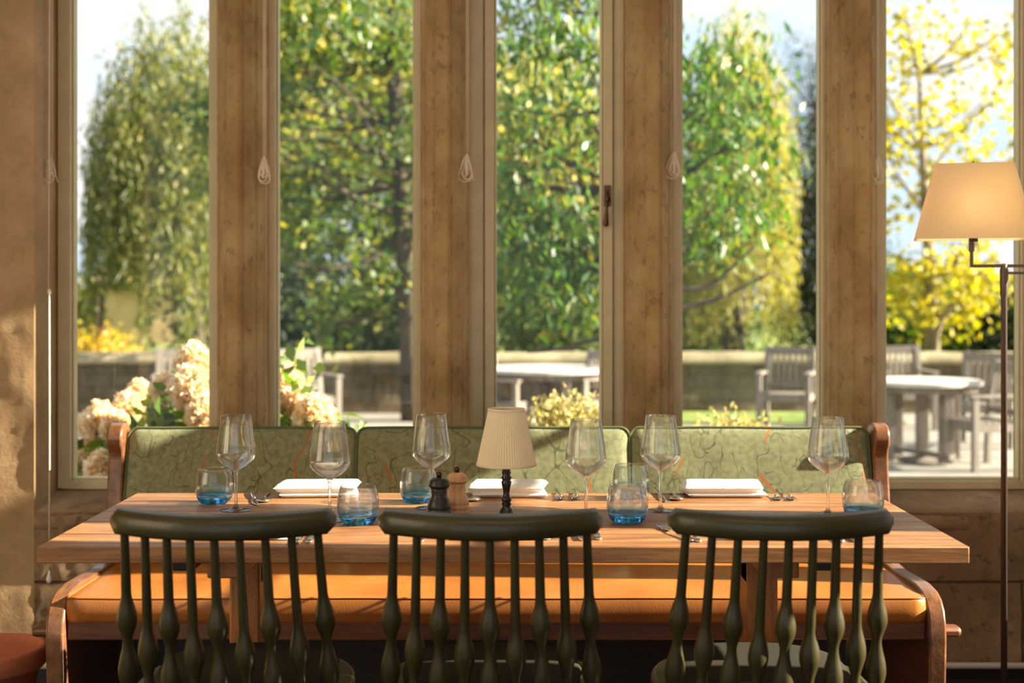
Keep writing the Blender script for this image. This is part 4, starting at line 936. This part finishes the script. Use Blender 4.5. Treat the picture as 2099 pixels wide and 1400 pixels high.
def tree(name, label, cat, boxes, mat, seed, Lf, Wf, droop=0.0, trunk=None, branches=(), bark='bark', tr=(0.14, 0.06), twigs=True, group='trees beyond the terrace'):
    """boxes: (x0,x1,y0,y1,D,depth,nclusters,per,cr)"""
    rs = np.random.RandomState(seed)
    base = (Vector((trunk[0].x, trunk[0].y, GZ)) if trunk else Vector(((boxes[0][0] + boxes[0][1]) / 2 / F * boxes[0][4] - CX / F * boxes[0][4], boxes[0][4], GZ)))
    e = empty(name, base); tag(e, label, cat, group)
    ps = []; ccs = []
    for (x0, x1, y0, y1, D, dep, ncl, per, cr) in boxes:
        c, rad = pxbox(x0, x1, y0, y1, D, dep); p, cc = clusters(rs, c, rad, ncl, per, cr); ps.append(p); ccs.append(cc)
    p = np.concatenate(ps); cc = np.concatenate(ccs)
    p = p[p[:, 2] > GZ + 0.05]
    d = rs.normal(size=p.shape); d[:, 2] -= droop
    leaves('crown', mat, p, d, Lf, Wf, seed + 1, e)
    m = MB()
    if trunk: branch(m, trunk, tr[0], tr[1])
    else: m.tube([base, base + Vector((0.05, 0, 1.5)), Vector(tuple(cc.mean(axis=0)))], [0.05, 0.04, 0.03], 8)
    for (pts, r0, r1) in branches: branch(m, pts, r0, r1)
    if twigs:
        anchor = [Vector(q) for q in (trunk or [base + Vector((0, 0, 1.0)), Vector(tuple(cc.mean(axis=0)))])][1:]
        idx = rs.choice(len(cc), min(len(cc), 26), replace=False)
        for i in idx:
            t_ = Vector(cc[i]); a = min(anchor, key=lambda q: (q - t_).length + max(0, q.z - t_.z) * 2)
            mid = (a + t_) / 2 + Vector((0, 0, -0.08 * (a - t_).length)); m.tube(catmull([a, mid, t_], 4), [0.035] * 1 + [0.03 - 0.0028 * q for q in range(8)], 6)
    o = m.build('trunk', bark, e, weld=False); o.matrix_parent_inverse = Matrix.Translation(-base)
    return e
def willow(name, label, px0, px1, ytop, ybot, D, dep, n, mat, seed, trunkpx, spread=1.0, keep=None, ln=(1.2, 3.4)):
    rs = np.random.RandomState(seed); base = P(trunkpx, 700, D); base.z = GZ; e = empty(name, base); tag(e, label, 'tree', 'trees beyond the terrace')
    c, rad = pxbox(px0, px1, ytop, ybot, D, dep); pos = []; dr = []; cc = []
    for i in range(n):
        u = rs.uniform(-1, 1); v = rs.uniform(-1, 1)
        if u * u + v * v > 1: continue
        hgt = math.sqrt(max(0, 1 - u * u - v * v))
        x = c[0] + u * rad[0]; y = c[1] + v * rad[1]; zt_ = c[2] + rad[2] * (hgt * rs.uniform(0.25, 1.0) + rs.uniform(-0.9, 0.1) * (1 - hgt * 0.6))
        length = rs.uniform(*ln); k = int(length / 0.055); cc.append((x, y, zt_))
        sway = rs.normal(size=2) * 0.08
        zz = zt_ - np.arange(k) * 0.055
        q = np.stack([x + sway[0] * (np.arange(k) / k) + rs.normal(size=k) * 0.05, y + sway[1] * (np.arange(k) / k) + rs.normal(size=k) * 0.05, zz], 1)
        if keep is not None: q = q[[keep(*((r[0] * F / r[1] + CX), HY + (CAMZ - r[2]) * F / r[1])) for r in q]] if len(q) else q
        q = q[q[:, 2] > 0.35] if len(q) else q
        pos.append(q)
    p = np.concatenate(pos); d = rs.normal(size=p.shape) * 0.45; d[:, 2] -= 1.2
    leaves('crown', mat, p, d, 0.16, 0.034, seed + 3, e)
    m = MB(); topc = Vector((c[0], c[1], c[2] + rad[2] * 0.3))
    branch(m, [base, base + (topc - base) * 0.5 + Vector((0.1, 0, 0)), topc], 0.22, 0.1)
    for i in rs.choice(len(cc), 18, replace=False):
        t_ = Vector(cc[i]); m.tube(catmull([base + (topc - base) * 0.7, (topc + t_) / 2 + Vector((0, 0, 0.1)), t_ - Vector((0, 0, 0.3))], 4), [0.045] + [0.035 - 0.0038 * q for q in range(8)], 6)
    o = m.build('trunk', 'bark', e, weld=False); o.matrix_parent_inverse = Matrix.Translation(-base)
    return e

# left willow with a house behind it
def keepL(px, py):
    if 216 < px < 284 and py > 585: return False
    if 314 < px < 362 and py > 590: return False
    return True
willow('weeping_willow', 'olive green weeping willow with long hanging strands in the leftmost window', 178, 500, -40, 640, 21.0, 1.3, 1000, 'l_willow', 11, 400, keep=keepL)
willow('golden_willow', 'golden weeping willow seen above the stone wall in the fourth window', 1400, 1630, -60, 700, 25.0, 1.2, 900, 'l_gold', 21, 1500)
# middle broadleaf tree
tk = [P(845, 740, 16.0), P(838, 600, 16.0), P(828, 480, 16.0), P(824, 380, 16.0), P(812, 250, 16.0), P(806, 120, 16.0), P(800, -40, 16.0)]; tk[0].z = GZ
br = [([P(815, 440, 16), P(760, 420, 15.8), P(690, 385, 15.6), P(580, 325, 15.4)], 0.055, 0.03),
      ([P(815, 330, 16), P(760, 310, 15.8), P(690, 290, 15.6), P(560, 282, 15.4)], 0.035, 0.015),
      ([P(808, 160, 16), P(740, 145, 15.8), P(660, 165, 15.6), P(565, 78, 15.4)], 0.03, 0.012),
      ([P(820, 370, 16), P(770, 290, 15.6), P(720, 200, 15.4), P(640, 130, 15.2)], 0.03, 0.012),
      ([P(830, 480, 16), P(760, 530, 15.8), P(690, 550, 15.6), P(590, 540, 15.4)], 0.03, 0.012),
      ([P(830, 470, 16), P(900, 420, 16), P(1050, 440, 15.8), P(1180, 410, 15.6)], 0.04, 0.015)]
tree('broadleaf_tree', 'green broadleaf tree with a bare grey-brown trunk left of the second mullion', 'tree',
     [(440, 1020, -120, 690, 16.6, 1.5, 150, 46, 0.22), (380, 560, 180, 400, 16.0, 0.6, 12, 40, 0.2)], 'l_green', 31, 0.15, 0.075, droop=0.5, trunk=tk, branches=br, tr=(0.14, 0.07), bark='bark')
# near drooping-leaf tree, trunk hidden behind the third mullion
D3 = 10.8
tk = [P(1335, 740, D3), P(1335, 560, D3), P(1330, 380, D3), P(1320, 200, D3), P(1310, 0, D3)]; tk[0].z = GZ
br = [([P(1335, 640, D3), P(1430, 625, D3), P(1500, 600, D3), P(1580, 560, D3)], 0.028, 0.012),
      ([P(1335, 590, D3), P(1440, 590, D3), P(1500, 550, D3), P(1560, 490, D3)], 0.025, 0.010),
      ([P(1335, 690, D3), P(1230, 695, D3), P(1150, 715, D3), P(1080, 722, D3)], 0.026, 0.010),
      ([P(1330, 430, D3), P(1200, 430, D3), P(1110, 470, D3), P(1030, 540, D3)], 0.026, 0.010)]
tree('drooping_leaf_tree', 'fresh green tree with drooping narrow leaves spreading behind the third mullion', 'tree',
     [(1000, 1260, -160, 700, D3, 0.9, 100, 36, 0.17), (1380, 1570, 60, 540, D3, 0.8, 60, 34, 0.17), (1250, 1400, -100, 600, D3, 0.6, 14, 30, 0.2), (620, 900, -100, 140, 11.2, 0.5, 14, 22, 0.16)], 'l_peach', 41, 0.125, 0.040, droop=1.8, trunk=tk, branches=br, tr=(0.10, 0.05))
# yellow autumn tree
DY = 18.6
tk = [P(1912, 745, DY), P(1910, 640, DY), P(1906, 560, DY), P(1896, 420, DY), P(1890, 300, DY), P(1884, 150, DY)]; tk[0].z = GZ
br = [([P(1908, 590, DY), P(1870, 550, DY), P(1840, 530, DY)], 0.04, 0.02), ([P(1906, 570, DY), P(1950, 540, DY), P(2000, 500, DY), P(2060, 470, DY)], 0.04, 0.02),
      ([P(1915, 735, DY - 0.3), P(1922, 680, DY - 0.3), P(1945, 640, DY - 0.3), P(1990, 625, DY - 0.3)], 0.055, 0.02), ([P(1896, 430, DY), P(1830, 340, DY), P(1815, 200, DY)], 0.025, 0.01), ([P(1893, 380, DY), P(1960, 280, DY), P(2040, 200, DY)], 0.025, 0.01)]
tree('yellow_autumn_tree', 'slender tree with sparse yellow autumn leaves behind the floor lamp', 'tree',
     [(1800, 2110, -40, 480, DY, 1.1, 58, 17, 0.17), (1810, 2060, 480, 680, DY, 0.8, 42, 24, 0.17), (1790, 1850, 150, 500, DY, 0.7, 10, 16, 0.15)], 'l_yellow', 51, 0.14, 0.10, droop=0.6, trunk=tk, branches=br, bark='palebark', tr=(0.12, 0.025))
# dark and blue evergreens
tree('dark_evergreen', 'dark evergreen tree left of the rightmost mullion', 'tree', [(1610, 1760, 380, 740, 27, 1.4, 120, 90, 0.34), (1640, 1720, 250, 480, 27, 1.0, 30, 70, 0.3)], 'l_dark', 61, 0.14, 0.05)
tree('blue_fir', 'thin bluish fir rising into the sky left of the rightmost mullion', 'tree', [(1610, 1730, 60, 420, 30, 0.8, 60, 50, 0.3)], 'l_fir', 71, 0.16, 0.03)
# backdrop trees
bd = [(470, 720, -80, 560, 30, 1.6, 130, 100, 0.5, 'l_back', 'pale yellow-green tree far behind the broadleaf tree, left part'),
      (700, 1010, -80, 600, 31, 1.6, 130, 100, 0.5, 'l_back', 'pale yellow-green tree far behind the trunk of the broadleaf tree'),
      (430, 640, 500, 760, 24, 1.2, 80, 100, 0.4, 'l_dark', 'dark bush behind the garden wall in the second window, left part'),
      (640, 900, 560, 760, 25, 1.2, 80, 100, 0.4, 'l_green', 'mid green bush behind the garden wall in the second window, right part'),
      (990, 1260, 120, 760, 29, 1.4, 190, 100, 0.45, 'l_back', 'yellow-green tree far behind the middle window'),
      (1020, 1300, 500, 770, 23, 1.0, 80, 90, 0.4, 'l_green', 'green bush behind the wall in the middle window'),
      (1370, 1520, 380, 760, 29, 1.2, 80, 100, 0.4, 'l_green', 'green tree behind the golden willow'),
      (405, 480, 480, 770, 23, 0.8, 60, 100, 0.2, 'l_dark', 'dark green bush at the right edge of the leftmost window'),
      (1790, 1900, 560, 770, 24, 1.0, 70, 90, 0.35, 'l_green', 'green bush behind the wall, left of the yellow tree trunk'),
      (1930, 2130, 600, 770, 24, 1.0, 90, 90, 0.35, 'l_dark', 'dark bush behind the wall, right of the yellow tree trunk'),
      (120, 160, 560, 740, 25, 0.8, 30, 90, 0.18, 'l_willow', 'olive bush beside the cottage at the far left'),
      (1740, 2180, 600, 740, 34, 1.5, 90, 90, 0.5, 'l_back', 'pale hedge of trees far behind the yellow tree'),
      (120, 480, 620, 760, 48, 1.5, 90, 90, 0.6, 'l_willow', 'distant olive tree line behind the cottage')]
for i, r in enumerate(bd):
    tree('background_tree' if r[3] - r[2] > 300 else 'background_bush', r[10], 'tree' if r[3] - r[2] > 300 else 'bush', [r[:9]], r[9], 100 + i * 7, 0.20 if r[4] > 26 else 0.16, 0.10 if r[4] > 26 else 0.08, group='backdrop foliage')
tree('yellow_shrub', 'bright yellow shrub just above the wall at the far left', 'bush', [(150, 250, 690, 760, 18.6, 0.5, 34, 60, 0.15)], 'l_shrub', 301, 0.10, 0.06, twigs=False, group='backdrop foliage')
# cottage
e = empty('stone_cottage', (P(285, 700, 38).x, 38, GZ)); tag(e, 'honey-coloured stone cottage half hidden by the weeping willow', 'house')
zt_ = P(0, 588, 38).z - GZ
MB().box(-1.3, 2.6, 0, 5, 0, zt_).build('house_wall', 'house', e)
MB().prism([(-0.3, zt_), (5.3, zt_), (2.5, zt_ + 1.3)], 'X', -1.4, 2.7).build('roof', 'roof', e)
# hydrangeas
def hydrangea(label, D, heads, fol, seed):
    rs = np.random.RandomState(seed); c0 = P(heads[0][0], 900, D); base = Vector((c0.x, D, GZ)); e = empty('hydrangea_bush', base); tag(e, label, 'bush', 'hydrangeas outside the windows')
    inv = Matrix.Translation(-base)
    st = MB()
    for (px, py, r, asp, dd) in heads:
        c = P(px, py, D + dd); R_ = r / F * D; n = int(900 + 9000 * R_)
        u = rs.normal(size=(n, 3)); u /= np.linalg.norm(u, axis=1, keepdims=True)
        shape = R_ * (0.9 + 0.12 * rs.uniform(-1, 1, (n, 1)))
        taper = 1 - 0.28 * np.clip(u[:, 2:3], 0, 1)
        p = np.array(c) + u * shape * np.concatenate([taper, taper, np.full((n, 1), asp)], 1)
        o = leaves('flower_head', 'l_petal', p, u + rs.normal(size=u.shape) * 0.7, 0.030, 0.028, seed + int(px), e)
        st.tube(catmull([Vector((base.x + (c.x - base.x) * 0.4, D + dd, GZ)), Vector((c.x, D + dd, (c.z + GZ) / 2)), c], 4), 0.006, 6)
        st.lathe([(0, -R_ * 0.6 * asp), (R_ * 0.6, 0), (R_ * 0.5, R_ * 0.4 * asp), (0, R_ * 0.7 * asp)], 10, c)
    o = st.build('stems', 'bark', e, weld=False); o.matrix_parent_inverse = inv
    ps = []
    for (x0, x1, y0, y1, ncl, per) in fol:
        c, rad = pxbox(x0, x1, y0, y1, D, 0.22); p, _ = clusters(rs, c, rad, ncl, per, 0.06); ps.append(p)
    p = np.concatenate(ps); p = p[p[:, 1] > 4.98]; d = rs.normal(size=p.shape); d[:, 2] += 0.2
    leaves('foliage', 'l_hyd', p, d, 0.09, 0.05, seed + 9, e)
hydrangea('tall hydrangea with dried cream heads behind the left mullion', 5.9,
          [(397, 742, 30, 1.15, 0.1), (393, 795, 42, 0.95, -0.1), (340, 800, 26, 1.0, 0.15), (590, 800, 32, 1.45, 0.0), (645, 852, 36, 1.0, -0.1), (420, 850, 30, 1.1, -0.2), (600, 862, 34, 1.0, 0.15), (328, 845, 22, 1.2, 0.2), (575, 760, 8, 1.0, 0.1)],
          [(300, 450, 820, 960, 26, 12), (430, 700, 830, 980, 40, 12), (560, 600, 745, 800, 5, 7), (330, 640, 900, 1150, 60, 12)], 401)
hydrangea('low hydrangea with small dried heads at the bottom of the leftmost window', 6.3,
          [(205, 862, 28, 1.2, 0), (262, 838, 26, 1.1, 0.1), (240, 875, 26, 1.0, -0.1), (183, 870, 16, 1.3, 0.1), (285, 800, 14, 1.0, 0.2), (165, 955, 26, 1.0, -0.1), (212, 960, 30, 1.0, -0.3), (195, 915, 18, 1.3, 0.1)],
          [(150, 230, 930, 1010, 14, 10), (260, 340, 850, 960, 14, 10), (150, 340, 980, 1150, 40, 10)], 431)
# shrubs under the middle windows
def shrub(label, x0, x1, ytop, D, seed, ncl):
    rs = np.random.RandomState(seed); c, rad = pxbox(x0, x1, ytop, 1200, D, 0.28); e = empty('low_shrub', Vector((c[0], D, GZ))); tag(e, label, 'bush', 'low shrubs under the windows')
    p, cc = clusters(rs, c, rad, ncl, 40, 0.05, shell=0.8); p = p[(p[:, 2] > GZ) & (p[:, 1] > 4.95)]; d = rs.normal(size=p.shape); d[:, 2] += 0.8
    leaves('foliage', 'l_hedge', p, d, 0.036, 0.020, seed, e)
    m = MB(); b0 = Vector((c[0], D, GZ))
    for q in cc[::3]: m.tube([b0 + Vector(((q[0] - c[0]) * 0.5, 0, 0)), (b0 + Vector(q)) / 2, q], 0.004, 5)
    o = m.build('stems', 'bark', e, weld=False); o.matrix_parent_inverse = Matrix.Translation(-b0)
shrub('low pale shrub outside the middle window, right of the small table lamp', 1070, 1260, 822, 6.4, 501, 150)
shrub('low pale shrub showing just above the bench back in the fourth window', 1385, 1620, 868, 6.4, 511, 150)
